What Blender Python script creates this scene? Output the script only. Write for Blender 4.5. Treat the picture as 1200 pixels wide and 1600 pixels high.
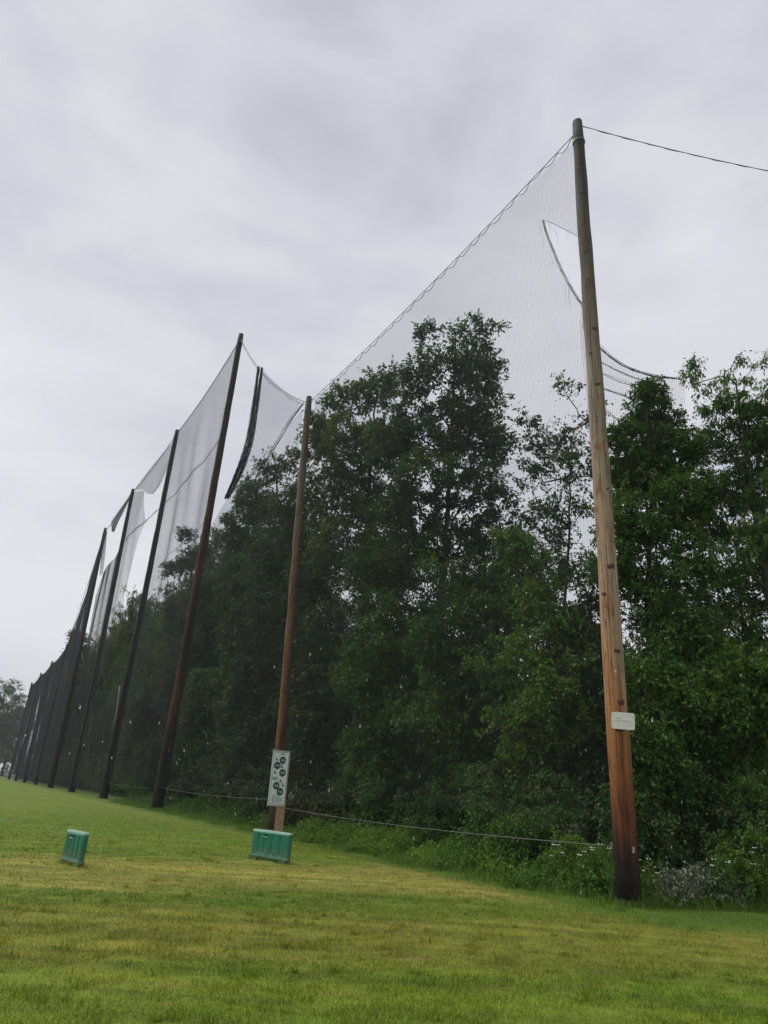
import bpy, math, random
import numpy as np
from mathutils import Matrix, Vector

for o in list(bpy.data.objects):
    bpy.data.objects.remove(o)
scene = bpy.context.scene
COL = scene.collection

# ------------------------------------------------------------------ camera
FPX, EYE = 1085.0, 1.6
_up = np.array([160.0, 2680.0, -FPX]); _up /= np.linalg.norm(_up)
_f = np.array([0, 0, -1.0]); _fw = _f - _up * (_f @ _up); _fw /= np.linalg.norm(_fw)
ROT = np.stack([np.cross(_fw, _up), _fw, _up])          # camera axes -> world axes
CAM = np.array([0.0, 0.0, EYE])
cd = bpy.data.cameras.new('camera')
cam = bpy.data.objects.new('camera', cd); COL.objects.link(cam)
cd.sensor_fit = 'VERTICAL'; cd.sensor_height = 24.0; cd.lens = FPX / 1600 * 24
cd.clip_start = 0.05; cd.clip_end = 3000
m4 = np.eye(4); m4[:3, :3] = ROT; m4[:3, 3] = CAM
cam.matrix_world = Matrix(m4.tolist())
scene.camera = cam

# ------------------------------------------------------------------ render, exposure
scene.render.engine = 'CYCLES'
scene.view_settings.view_transform = 'Standard'
scene.view_settings.look = 'None'
scene.view_settings.exposure = 0.8
scene.view_settings.gamma = 1.0
scene.view_settings.use_curve_mapping = False
scene.cycles.use_denoising = True
scene.cycles.max_bounces = 6
scene.cycles.diffuse_bounces = 3
scene.cycles.glossy_bounces = 2
scene.cycles.transmission_bounces = 4
scene.cycles.transparent_max_bounces = 12
scene.cycles.volume_bounces = 0
scene.cycles.sample_clamp_indirect = 4.0

SUN_EL, SUN_AZ = math.radians(58), math.radians(-75)     # azimuth from +Y, clockwise

# ------------------------------------------------------------------ node helper
class NT:
    def __init__(s, tree):
        s.t = tree; s.n = tree.nodes; s.l = tree.links
    def add(s, typ, ins=None, **props):
        n = s.n.new(typ)
        for k, v in props.items():
            setattr(n, k, v)
        for k, v in (ins or {}).items():
            s.set(n, k, v)
        return n
    def set(s, n, k, v):
        sock = n.inputs[k]
        if hasattr(v, 'is_output'):
            s.l.new(v, sock)
        else:
            sock.default_value = v
    def math(s, op, a, b=0.0, c=None, clamp=False):
        ins = {0: a, 1: b}
        if c is not None: ins[2] = c
        return s.add('ShaderNodeMath', ins, operation=op, use_clamp=clamp).outputs[0]
    def mix(s, fac, a, b, blend='MIX'):
        n = s.n.new('ShaderNodeMix'); n.data_type = 'RGBA'; n.blend_type = blend
        for i, v in ((0, fac), (6, a), (7, b)):
            if hasattr(v, 'is_output'): s.l.new(v, n.inputs[i])
            else: n.inputs[i].default_value = v if i == 0 else (*v, 1)[:4]
        return n.outputs[2]
    def noise(s, vec, scale, detail=3.0, rough=0.55, dist=0.0, out=0):
        n = s.add('ShaderNodeTexNoise', {'Scale': scale, 'Detail': detail, 'Roughness': rough, 'Distortion': dist})
        if vec is not None: s.l.new(vec, n.inputs['Vector'])
        return n.outputs[out]
    def ramp(s, fac, stops, interp='LINEAR'):
        n = s.n.new('ShaderNodeValToRGB'); cr = n.color_ramp; cr.interpolation = interp
        while len(cr.elements) < len(stops): cr.elements.new(0.5)
        for e, (p, c) in zip(cr.elements, stops):
            e.position = p
            e.color = (*c, 1) if len(c) == 3 else c
        s.l.new(fac, n.inputs[0])
        return n.outputs[0]
    def step(s, v, lo, hi):
        n = s.add('ShaderNodeMapRange', {'Value': v, 'From Min': lo, 'From Max': hi}, interpolation_type='SMOOTHSTEP')
        return n.outputs[0]
    def map(s, vec, scale=(1, 1, 1), loc=(0, 0, 0), rot=(0, 0, 0)):
        return s.add('ShaderNodeMapping', {'Vector': vec, 'Scale': scale, 'Location': loc, 'Rotation': rot}).outputs[0]

def g3(v): return (v, v, v)

# ------------------------------------------------------------------ world: overcast sky
world = bpy.data.worlds.new('World'); scene.world = world; world.use_nodes = True
w = NT(world.node_tree); w.n.clear()
sky = w.add('ShaderNodeTexSky', sky_type='NISHITA', sun_disc=False)
sky.sun_elevation = SUN_EL; sky.sun_rotation = SUN_AZ; sky.air_density = 1.2; sky.dust_density = 3.0
tc = w.add('ShaderNodeTexCoord').outputs['Generated']
blue = w.mix(1.0, sky.outputs[0], g3(0.06), 'MULTIPLY')
c1 = w.noise(w.map(tc, (1, 1, 1.9), (0.35, 0.2, 0.1)), 1.55, 3.0, 0.5, 0.35)
c2 = w.noise(w.map(tc, (1, 1, 2.4), (3.1, 1.7, 0.6)), 4.2, 5.0, 0.55, 0.3)
cm = w.math('ADD', w.math('MULTIPLY', c1, 0.66), w.math('MULTIPLY', c2, 0.34))
cloud = w.ramp(cm, [(0.36, (0.298, 0.308, 0.352)), (0.44, (0.356, 0.362, 0.402)), (0.52, (0.416, 0.418, 0.450)), (0.64, (0.474, 0.472, 0.492))])
skyc = w.mix(0.94, blue, cloud)
bg = w.add('ShaderNodeBackground', {'Color': skyc, 'Strength': 1.0})
wo = w.add('ShaderNodeOutputWorld'); w.l.new(bg.outputs[0], wo.inputs['Surface'])

# ------------------------------------------------------------------ sun behind cloud
sd = bpy.data.lights.new('sun', 'SUN'); sd.energy = 1.5; sd.angle = math.radians(50); sd.color = (1.0, 0.97, 0.93)
sun = bpy.data.objects.new('sun', sd); COL.objects.link(sun)
sdir = Vector((math.sin(SUN_AZ) * math.cos(SUN_EL), math.cos(SUN_AZ) * math.cos(SUN_EL), math.sin(SUN_EL)))
sun.rotation_euler = (-sdir).to_track_quat('-Z', 'Y').to_euler()
sun.location = sdir * 60

# ------------------------------------------------------------------ geometry of the place
P1 = np.array([4.75, 13.89, 0.0])
_a = math.radians(-29.3)
ROW = np.array([math.sin(_a), math.cos(_a), 0.0])        # direction of the pole row
NRM = np.array([ROW[1], -ROW[0], 0.0])                   # towards the wood
GAP = 17.17
def pole_pos(k): return P1 + ROW * GAP * k               # k = 0 is the nearest pole
P0 = np.array([21.85, 15.39, 0.0])                       # the next pole, beyond the frame
POLES = [P0] + [pole_pos(k) for k in range(10)]
def ray(x, y): return ROT @ np.array([x - 600.0, 800.0 - y, -FPX])
def at_range(x, y, D):
    r = ray(x, y); return CAM + r * (D / math.hypot(r[0], r[1]))
def on_plane(x, y, A, B, off=0.0):
    u = (B - A) / np.linalg.norm(B - A); n = np.array([u[1], -u[0], 0.0])
    r = ray(x, y); return CAM + r * (((A + n * off - CAM) @ n) / (r @ n))
NR2 = np.array([-(P0 - P1)[1], (P0 - P1)[0], 0.0]); NR2 /= np.linalg.norm(NR2)   # behind the bare cable
def inside(p): return np.minimum((p - P1) @ NRM, (p - P1) @ NR2)                     # depth into the wood
def row_range(ix, off=0.0, iy=1300):
    r = ray(ix, iy); az = r[:2] / np.hypot(*r[:2])
    corner = P1 + (NRM + NR2) / (1 + NRM @ NR2) * off
    pts = [(P0 + NR2 * off + (P0 - P1) * 3)[:2], corner[:2], (pole_pos(60) + NRM * off)[:2]]
    for a, b in zip(pts, pts[1:]):
        M = np.array([[az[0], -(b - a)[0]], [az[1], -(b - a)[1]]])
        t, s = np.linalg.solve(M, a)
        if -1e-6 <= s <= 1.0001 and t > 0: return min(t, 600.0)
    return 170.0
def push_in(p, m):
    """keep points behind the pole row"""
    p = p.copy()
    for n in (NRM, NR2):
        q = (p - P1) @ n; p += np.maximum(m - q, 0)[:, None] * n
    return p
def sstep(x): x = np.clip(x, 0, 1); return x * x * (3 - 2 * x)
def gz(x, y):
    q = (x - P1[0]) * NRM[0] + (y - P1[1]) * NRM[1]
    return 0.12 * sstep((-q - 1.1) / 1.1) * (1 - sstep((y - 24) / 12)) * (1 - sstep((x - 1.0) / 6)) + 0 * x

# ------------------------------------------------------------------ mesh helpers
def link(o, parent=None):
    COL.objects.link(o)
    if parent is not None: o.parent = parent
    return o
def mesh(name, V, F, mat, smooth=False, attr=None):
    V = np.asarray(V, np.float32).reshape(-1, 3); F = np.asarray(F, np.int32)
    me = bpy.data.meshes.new(name)
    k = F.shape[1]; nf = len(F)
    me.vertices.add(len(V)); me.vertices.foreach_set('co', V.ravel())
    me.loops.add(nf * k); me.loops.foreach_set('vertex_index', F.ravel())
    me.polygons.add(nf)
    me.polygons.foreach_set('loop_start', np.arange(nf, dtype=np.int32) * k)
    me.polygons.foreach_set('loop_total', np.full(nf, k, np.int32))
    me.polygons.foreach_set('use_smooth', np.full(nf, smooth, bool))
    if attr is not None:
        a = me.attributes.new('v', 'FLOAT', 'FACE'); a.data.foreach_set('value', np.asarray(attr, np.float32))
    me.update(calc_edges=True); me.validate()
    if mat: me.materials.append(mat)
    return me
def obj(name, me, parent=None, loc=None):
    o = bpy.data.objects.new(name, me); link(o, parent)
    if loc is not None: o.location = Vector(loc)
    return o
def empty(name, loc=(0, 0, 0), rz=0.0):
    o = bpy.data.objects.new(name, None); link(o); o.location = Vector(loc); o.rotation_euler = (0, 0, rz)
    o.empty_display_size = 0.2
    return o
def tag(o, label, cat, group=None, kind=None):
    o['label'] = label; o['category'] = cat
    if group: o['group'] = group
    if kind: o['kind'] = kind
    return o
def segs(p0, p1, r0, r1, k):
    """separate tapered tubes p0->p1, vectorised"""
    p0 = np.asarray(p0, float); p1 = np.asarray(p1, float); n = len(p0)
    d = p1 - p0; L = np.linalg.norm(d, axis=1, keepdims=True); d = d / np.maximum(L, 1e-9)
    ref = np.where(np.abs(d[:, 2:3]) > 0.9, np.array([[1.0, 0, 0]]), np.array([[0, 0, 1.0]]))
    u = np.cross(d, ref); u /= np.linalg.norm(u, axis=1, keepdims=True); v = np.cross(d, u)
    th = np.arange(k) * 2 * math.pi / k
    ring = np.cos(th)[None, :, None] * u[:, None] + np.sin(th)[None, :, None] * v[:, None]
    r0 = np.broadcast_to(np.asarray(r0, float), (n,)); r1 = np.broadcast_to(np.asarray(r1, float), (n,))
    V = np.stack([p0[:, None] + ring * r0[:, None, None], p1[:, None] + ring * r1[:, None, None]], 1).reshape(-1, 3)
    base = (np.arange(n) * 2 * k)[:, None]; i = np.arange(k)[None]; j = (i + 1) % k
    F = np.stack([base + i, base + j, base + k + j, base + k + i], 2).reshape(-1, 4)
    return V, F
def tube(pts, rad, k=8, cap=True):
    """one connected tube along a polyline; quads (caps collapse to a point)"""
    pts = np.asarray(pts, float); n = len(pts); rad = np.broadcast_to(np.asarray(rad, float), (n,)).copy()
    if cap:
        pts = np.vstack([pts[:1], pts, pts[-1:]]); rad = np.concatenate([[1e-4], rad, [1e-4]]); n += 2
    d = np.gradient(pts, axis=0); d[0] = d[min(2, n - 1)]; d[-1] = d[max(n - 3, 0)]
    d /= np.maximum(np.linalg.norm(d, axis=1, keepdims=True), 1e-9)
    ref = np.array([0, 0, 1.0]) if abs(d[n // 2][2]) < 0.9 else np.array([1.0, 0, 0])
    u = np.cross(d, ref); u /= np.maximum(np.linalg.norm(u, axis=1, keepdims=True), 1e-9); v = np.cross(d, u)
    th = np.arange(k) * 2 * math.pi / k
    V = pts[:, None] + (np.cos(th)[None, :, None] * u[:, None] + np.sin(th)[None, :, None] * v[:, None]) * rad[:, None, None]
    i = np.arange(n - 1)[:, None] * k; a = np.arange(k)[None]; b = (a + 1) % k
    F = np.stack([i + a, i + b, i + k + b, i + k + a], 2).reshape(-1, 4)
    return V.reshape(-1, 3), F
def join(parts):
    Vs, Fs, o = [], [], 0
    for V, F in parts:
        Vs.append(V); Fs.append(F + o); o += len(V)
    return np.vstack(Vs), np.vstack(Fs)
def box(cx, cy, cz, sx, sy, sz):
    V = np.array([[x, y, z] for z in (-1, 1) for y in (-1, 1) for x in (-1, 1)], float) * np.array([sx, sy, sz]) / 2 + np.array([cx, cy, cz])
    F = np.array([[0, 2, 3, 1], [4, 5, 7, 6], [0, 1, 5, 4], [2, 6, 7, 3], [0, 4, 6, 2], [1, 3, 7, 5]])
    return V, F
def bez(p, n):
    """smooth polyline through control points (Catmull-Rom)"""
    p = np.asarray(p, float); q = np.vstack([2 * p[0] - p[1], p, 2 * p[-1] - p[-2]]); out = []
    m = max(2, n // (len(p) - 1))
    for i in range(1, len(q) - 2):
        t = np.linspace(0, 1, m, endpoint=False)[:, None]
        a, b, c, d = q[i - 1], q[i], q[i + 1], q[i + 2]
        out.append(0.5 * (2 * b + (c - a) * t + (2 * a - 5 * b + 4 * c - d) * t ** 2 + (3 * b - a - 3 * c + d) * t ** 3))
    out.append(p[-1:]); return np.vstack(out)

# ------------------------------------------------------------------ materials
def newmat(name):
    m = bpy.data.materials.new(name); m.use_nodes = True
    t = NT(m.node_tree); t.n.clear()
    out = t.add('ShaderNodeOutputMaterial')
    return m, t, out
def simple(name, col, rough=0.6, spec=0.5, metal=0.0, var=0.0, vscale=30.0, bump=0.0):
    m, t, out = newmat(name)
    p = t.add('ShaderNodeBsdfPrincipled', {'Roughness': rough, 'Specular IOR Level': spec, 'Metallic': metal})
    co = t.add('ShaderNodeTexCoord').outputs['Object']
    if var > 0:
        n = t.noise(co, vscale, 4)
        t.set(p, 'Base Color', t.ramp(n, [(0.3, tuple(c * (1 - var) for c in col)), (0.7, tuple(min(1, c * (1 + var)) for c in col))]))
    else:
        p.inputs['Base Color'].default_value = (*col, 1)
    if bump > 0:
        b = t.add('ShaderNodeBump', {'Strength': bump, 'Height': t.noise(co, vscale * 2, 4)})
        t.set(p, 'Normal', b.outputs[0])
    t.l.new(p.outputs[0], out.inputs['Surface'])
    return m

def leafmat(name, stops, rough=0.45, trans=0.25, tcol=(0.10, 0.17, 0.03), spec=0.25):
    m, t, out = newmat(name)
    v = t.add('ShaderNodeAttribute', attribute_name='v').outputs['Fac']
    pos = t.add('ShaderNodeNewGeometry').outputs['Position']
    big = t.step(t.noise(pos, 0.42, 3, 0.6), 0.3, 0.7)
    f = t.math('ADD', t.math('MULTIPLY', v, 0.55), t.math('MULTIPLY', big, 0.45))
    col = t.ramp(f, stops)
    p = t.add('ShaderNodeBsdfPrincipled', {'Base Color': col, 'Roughness': rough, 'Specular IOR Level': spec})
    tr = t.add('ShaderNodeBsdfTranslucent', {'Color': t.mix(1.0, col, tuple(min(1, 14 * c) for c in tcol), 'MULTIPLY')})
    mx = t.add('ShaderNodeMixShader', {0: trans}); t.l.new(p.outputs[0], mx.inputs[1]); t.l.new(tr.outputs[0], mx.inputs[2])
    t.l.new(mx.outputs[0], out.inputs['Surface'])
    return m
LEAF_DARK = leafmat('leaf_dark_green', [(0.15, (0.028, 0.062, 0.020)), (0.5, (0.050, 0.108, 0.031)), (0.85, (0.090, 0.158, 0.042))], trans=0.32)
LEAF_MID = leafmat('leaf_mid_green', [(0.15, (0.036, 0.090, 0.018)), (0.5, (0.068, 0.155, 0.027)), (0.85, (0.132, 0.222, 0.040))], trans=0.34)
LEAF_OLIVE = leafmat('leaf_olive_green', [(0.15, (0.044, 0.084, 0.019)), (0.5, (0.082, 0.142, 0.029)), (0.85, (0.146, 0.198, 0.042))], trans=0.34)
LEAF_BRIGHT = leafmat('leaf_bright_green', [(0.15, (0.050, 0.125, 0.016)), (0.5, (0.098, 0.208, 0.026)), (0.85, (0.200, 0.285, 0.042))], trans=0.38)
LEAF_GREY = leafmat('leaf_grey_green', [(0.2, (0.05, 0.10, 0.035)), (0.5, (0.09, 0.14, 0.06)), (0.66, (0.32, 0.35, 0.25)), (0.85, (0.48, 0.49, 0.40))], trans=0.15)
LEAF_RED = leafmat('leaf_brownish_green', [(0.2, (0.036, 0.052, 0.018)), (0.5, (0.070, 0.084, 0.030)), (0.8, (0.120, 0.110, 0.052))])
BARK = simple('bark', (0.050, 0.043, 0.036), 0.85, 0.25, var=0.4, vscale=9, bump=0.6)
TWIG = simple('twig_bark', (0.060, 0.052, 0.045), 0.85, 0.25)
NETCORD = simple('net_cord', (0.018, 0.018, 0.020), 0.6, 0.4)
CABLE = simple('steel_cable', (0.06, 0.06, 0.065), 0.5, 0.5)
CORD = simple('pale_cord', (0.15, 0.155, 0.15), 0.6, 0.4)
ZINC = simple('galvanised_metal', (0.38, 0.39, 0.40), 0.45, 0.5, metal=0.6, var=0.25, vscale=40)

def polemat(name, ramp_z, grain=0.35, stain=None, height=19.2, wobble=(4.0, 2.6), pale_streaks=0.0):
    m, t, out = newmat(name)
    co = t.add('ShaderNodeTexCoord').outputs['Object']
    z = t.add('ShaderNodeSeparateXYZ', {0: co}).outputs[2]
    wob = t.noise(t.map(co, (2.5, 2.5, 0.35)), 1.0, 3)
    wob2 = t.noise(t.map(co, (9, 9, 1.6), (2, 5, 3)), 1.0, 5, 0.65)
    zz = t.math('DIVIDE', t.math('ADD', z, t.math('ADD', t.math('MULTIPLY', t.math('SUBTRACT', wob, 0.5), wobble[0]), t.math('MULTIPLY', t.math('SUBTRACT', wob2, 0.5), wobble[1]))), height)
    col = t.ramp(zz, ramp_z)
    gr = t.noise(t.map(co, (26, 26, 0.7)), 1.0, 5, 0.65)
    gcol = t.ramp(gr, [(0.25, g3(1 - grain * 1.5)), (0.5, g3(1.0)), (0.75, g3(1 + grain * 0.8))])
    col = t.mix(1.0, col, gcol, 'MULTIPLY')
    blot = t.noise(t.map(co, (3.2, 3.2, 0.9)), 1.0, 5, 0.6)
    col = t.mix(t.math('MULTIPLY', t.step(blot, 0.54, 0.70), 0.55), col, (0.055, 0.028, 0.016))
    if stain:
        bl2 = t.noise(t.map(co, (5, 5, 1.6), (4, 2, 1)), 1.0, 4, 0.6)
        zb = t.math('MULTIPLY', t.step(z, stain[0], stain[0] + 0.7), t.math('SUBTRACT', 1.0, t.step(z, stain[1] - 0.7, stain[1])))
        col = t.mix(t.math('MULTIPLY', t.step(bl2, 0.53, 0.63), t.math('MULTIPLY', zb, 0.85)), col, (0.22, 0.075, 0.022))
    if pale_streaks:  # paler upright streaks over the middle of the shaft
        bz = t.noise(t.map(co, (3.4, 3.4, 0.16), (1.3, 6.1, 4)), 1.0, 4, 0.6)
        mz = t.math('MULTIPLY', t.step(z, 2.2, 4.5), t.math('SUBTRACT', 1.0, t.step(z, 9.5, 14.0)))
        col = t.mix(t.math('MULTIPLY', t.math('MULTIPLY', t.step(bz, 0.44, 0.60), mz), pale_streaks), col, (0.40, 0.34, 0.265))
    ck = t.noise(t.map(co, (14, 14, 0.22), (7, 3, 2)), 1.0, 4, 0.7)
    crack = t.math('SUBTRACT', 1.0, t.step(t.math('ABSOLUTE', t.math('SUBTRACT', ck, 0.5)), 0.004, 0.022))
    col = t.mix(t.math('MULTIPLY', crack, 0.7), col, (0.020, 0.014, 0.010))
    p = t.add('ShaderNodeBsdfPrincipled', {'Base Color': col, 'Roughness': 0.72, 'Specular IOR Level': 0.18})
    h = t.math('SUBTRACT', t.math('ADD', t.math('MULTIPLY', gr, 0.7), t.math('MULTIPLY', blot, 0.6)), crack)
    b = t.add('ShaderNodeBump', {'Strength': 0.55, 'Distance': 0.02, 'Height': h}); t.set(p, 'Normal', b.outputs[0])
    t.l.new(p.outputs[0], out.inputs['Surface'])
    return m
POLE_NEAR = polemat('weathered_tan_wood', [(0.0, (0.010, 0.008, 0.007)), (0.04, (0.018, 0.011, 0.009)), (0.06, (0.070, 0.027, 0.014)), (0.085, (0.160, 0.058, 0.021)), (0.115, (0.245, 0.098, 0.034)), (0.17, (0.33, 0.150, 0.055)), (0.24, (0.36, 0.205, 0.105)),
                                         (0.31, (0.35, 0.235, 0.148)), (0.42, (0.32, 0.245, 0.172)), (0.56, (0.215, 0.172, 0.125)), (0.72, (0.125, 0.106, 0.084)), (0.90, (0.066, 0.060, 0.052)), (1.0, (0.038, 0.035, 0.032))], stain=(3.0, 10.5), wobble=(1.9, 1.5), pale_streaks=0.55)
POLE_SECOND = polemat('weathered_brown_wood', [(0.0, (0.030, 0.020, 0.014)), (0.10, (0.14, 0.062, 0.034)), (0.30, (0.16, 0.085, 0.052)), (0.55, (0.15, 0.095, 0.062)),
                                             (0.72, (0.15, 0.12, 0.09)), (0.95, (0.12, 0.10, 0.08)), (1.0, (0.03, 0.028, 0.026))])
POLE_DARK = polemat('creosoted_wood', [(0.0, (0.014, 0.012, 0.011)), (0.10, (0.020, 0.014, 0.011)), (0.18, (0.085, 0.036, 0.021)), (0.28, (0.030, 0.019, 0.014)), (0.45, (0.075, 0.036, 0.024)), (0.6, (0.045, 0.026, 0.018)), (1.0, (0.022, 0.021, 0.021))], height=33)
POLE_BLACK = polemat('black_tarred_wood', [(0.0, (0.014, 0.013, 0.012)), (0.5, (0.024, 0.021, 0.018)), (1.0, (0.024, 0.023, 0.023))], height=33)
KNOT = simple('wood_knot', (0.075, 0.034, 0.017), 0.7, 0.3, var=0.5, vscale=60)

# ------------------------------------------------------------------ ground
def lawn_color(t):
    pos = t.add('ShaderNodeNewGeometry').outputs['Position']
    xyz = t.add('ShaderNodeSeparateXYZ', {0: pos}); x, y = xyz.outputs[0], xyz.outputs[1]
    n1 = t.noise(t.map(pos, (0.16, 0.6, 1)), 1.0, 5, 0.6)
    # dry and lush bands that lie across the tee
    yy = t.math('ADD', t.math('ADD', y, t.math('MULTIPLY', x, -0.28)), t.math('MULTIPLY', t.math('SUBTRACT', n1, 0.5), 6.0))
    G1 = (0.136, 0.208, 0.013); G2 = (0.100, 0.170, 0.011); DRY = (0.335, 0.312, 0.072); BRN = (0.195, 0.208, 0.026); GF = (0.122, 0.208, 0.013)
    band = t.ramp(t.math('DIVIDE', yy, 40.0), [(0.0, G1), (0.165, G1), (0.20, BRN), (0.255, BRN), (0.285, G2), (0.305, G2), (0.335, DRY), (0.40, DRY), (0.45, GF), (0.52, (0.155, 0.222, 0.016)), (0.58, GF), (1.0, (0.132, 0.208, 0.015))])
    n2 = t.noise(t.map(pos, (0.5, 1.1, 1)), 1.0, 5, 0.62)
    patch = t.ramp(n2, [(0.30, G2), (0.44, G1), (0.54, BRN), (0.62, G1), (0.74, (0.235, 0.205, 0.045))])
    col = t.mix(0.36, band, patch)
    # thatch, clippings and tufts
    n3 = t.noise(t.map(pos, (1, 1.6, 1)), 3.2, 5, 0.68)
    col = t.mix(1.0, col, t.ramp(n3, [(0.30, (0.70, 0.76, 0.7)), (0.46, g3(1.0)), (0.56, g3(1.12)), (0.72, (1.45, 1.36, 1.3))]), 'MULTIPLY')
    n5 = t.noise(t.map(pos, (0.8, 2.2, 1), (5, 3, 0)), 1.6, 4, 0.7)
    col = t.mix(t.math('MULTIPLY', t.step(n5, 0.58, 0.68), 0.55), col, (0.23, 0.185, 0.065))
    n6 = t.noise(t.map(pos, (0.10, 2.6, 1), (1, 8, 0), (0, 0, 0.2)), 1.0, 3, 0.6)
    col = t.mix(1.0, col, t.ramp(n6, [(0.34, g3(0.80)), (0.5, g3(1.0)), (0.66, (1.26, 1.2, 1.2))]), 'MULTIPLY')
    n4 = t.noise(pos, 45.0, 3, 0.7)
    col = t.mix(1.0, col, t.ramp(n4, [(0.3, g3(0.62)), (0.5, g3(1.0)), (0.7, g3(1.35))]), 'MULTIPLY')
    # rough grass margin, then leaf litter under the trees
    dx = t.math('SUBTRACT', x, float(P1[0])); dy = t.math('SUBTRACT', y, float(P1[1]))
    q = t.math('ADD', t.math('MULTIPLY', dx, float(NRM[0])), t.math('MULTIPLY', dy, float(NRM[1])))
    q = t.math('ADD', q, t.math('MULTIPLY', t.math('SUBTRACT', t.noise(pos, 0.8, 3), 0.5), 1.6))
    dy2 = t.math('SUBTRACT', dy, t.math('MULTIPLY', dx, 0.09))
    qq = t.math('MINIMUM', q, t.math('ADD', dy2, 0.2))
    q = t.math('MINIMUM', q, t.math('ADD', dy2, 0.9))
    strip = t.math('MULTIPLY', t.step(q, -2.5, -2.0), t.math('SUBTRACT', 1.0, t.step(q, -2.0, -1.6)))
    along = t.math('ADD', t.math('MULTIPLY', dx, float(ROW[0])), t.math('MULTIPLY', dy, float(ROW[1])))
    col = t.mix(t.math('MULTIPLY', t.math('MULTIPLY', strip, 0.45), t.step(along, -1.5, 1.5)), col, (0.27, 0.235, 0.075))
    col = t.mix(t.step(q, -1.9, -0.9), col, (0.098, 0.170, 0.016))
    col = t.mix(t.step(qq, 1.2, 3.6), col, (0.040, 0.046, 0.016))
    return col, n3, n4
def make_lawn(name, bump):
    m, t, out = newmat(name)
    col, n3, n4 = lawn_color(t)
    if bump:
        p = t.add('ShaderNodeBsdfPrincipled', {'Base Color': t.mix(1.0, col, g3(0.80), 'MULTIPLY'), 'Roughness': 0.85, 'Specular IOR Level': 0.2})
        b = t.add('ShaderNodeBump', {'Strength': 0.8, 'Distance': 0.03, 'Height': t.math('ADD', n4, n3)}); t.set(p, 'Normal', b.outputs[0])
        t.l.new(p.outputs[0], out.inputs['Surface'])
    else:
        v = t.add('ShaderNodeAttribute', attribute_name='v').outputs['Fac']
        col = t.mix(1.0, col, t.ramp(v, [(0.0, (0.72, 0.80, 0.75)), (0.5, (1.1, 1.1, 1.0)), (0.85, (1.5, 1.45, 1.3)), (1.0, (2.0, 1.7, 1.7))]), 'MULTIPLY')
        p = t.add('ShaderNodeBsdfPrincipled', {'Base Color': col, 'Roughness': 0.55, 'Specular IOR Level': 0.35})
        tr = t.add('ShaderNodeBsdfTranslucent', {'Color': col})
        mx = t.add('ShaderNodeMixShader', {0: 0.3}); t.l.new(p.outputs[0], mx.inputs[1]); t.l.new(tr.outputs[0], mx.inputs[2])
        t.l.new(mx.outputs[0], out.inputs['Surface'])
    return m
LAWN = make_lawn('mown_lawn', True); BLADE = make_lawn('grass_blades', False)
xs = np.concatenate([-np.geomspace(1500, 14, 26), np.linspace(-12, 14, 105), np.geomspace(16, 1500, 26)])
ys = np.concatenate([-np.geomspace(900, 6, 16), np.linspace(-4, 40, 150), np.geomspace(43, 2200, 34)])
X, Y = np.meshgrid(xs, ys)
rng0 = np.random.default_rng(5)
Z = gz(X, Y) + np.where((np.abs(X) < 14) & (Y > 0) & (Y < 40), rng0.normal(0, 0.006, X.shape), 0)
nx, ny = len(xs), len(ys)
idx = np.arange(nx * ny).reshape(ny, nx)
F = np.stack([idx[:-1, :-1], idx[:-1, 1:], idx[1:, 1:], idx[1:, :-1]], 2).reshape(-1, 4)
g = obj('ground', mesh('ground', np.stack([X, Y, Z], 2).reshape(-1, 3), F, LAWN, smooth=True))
g['kind'] = 'structure'; g['label'] = 'mown grass tee and fairway with dry yellow bands, running into the wood'

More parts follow.
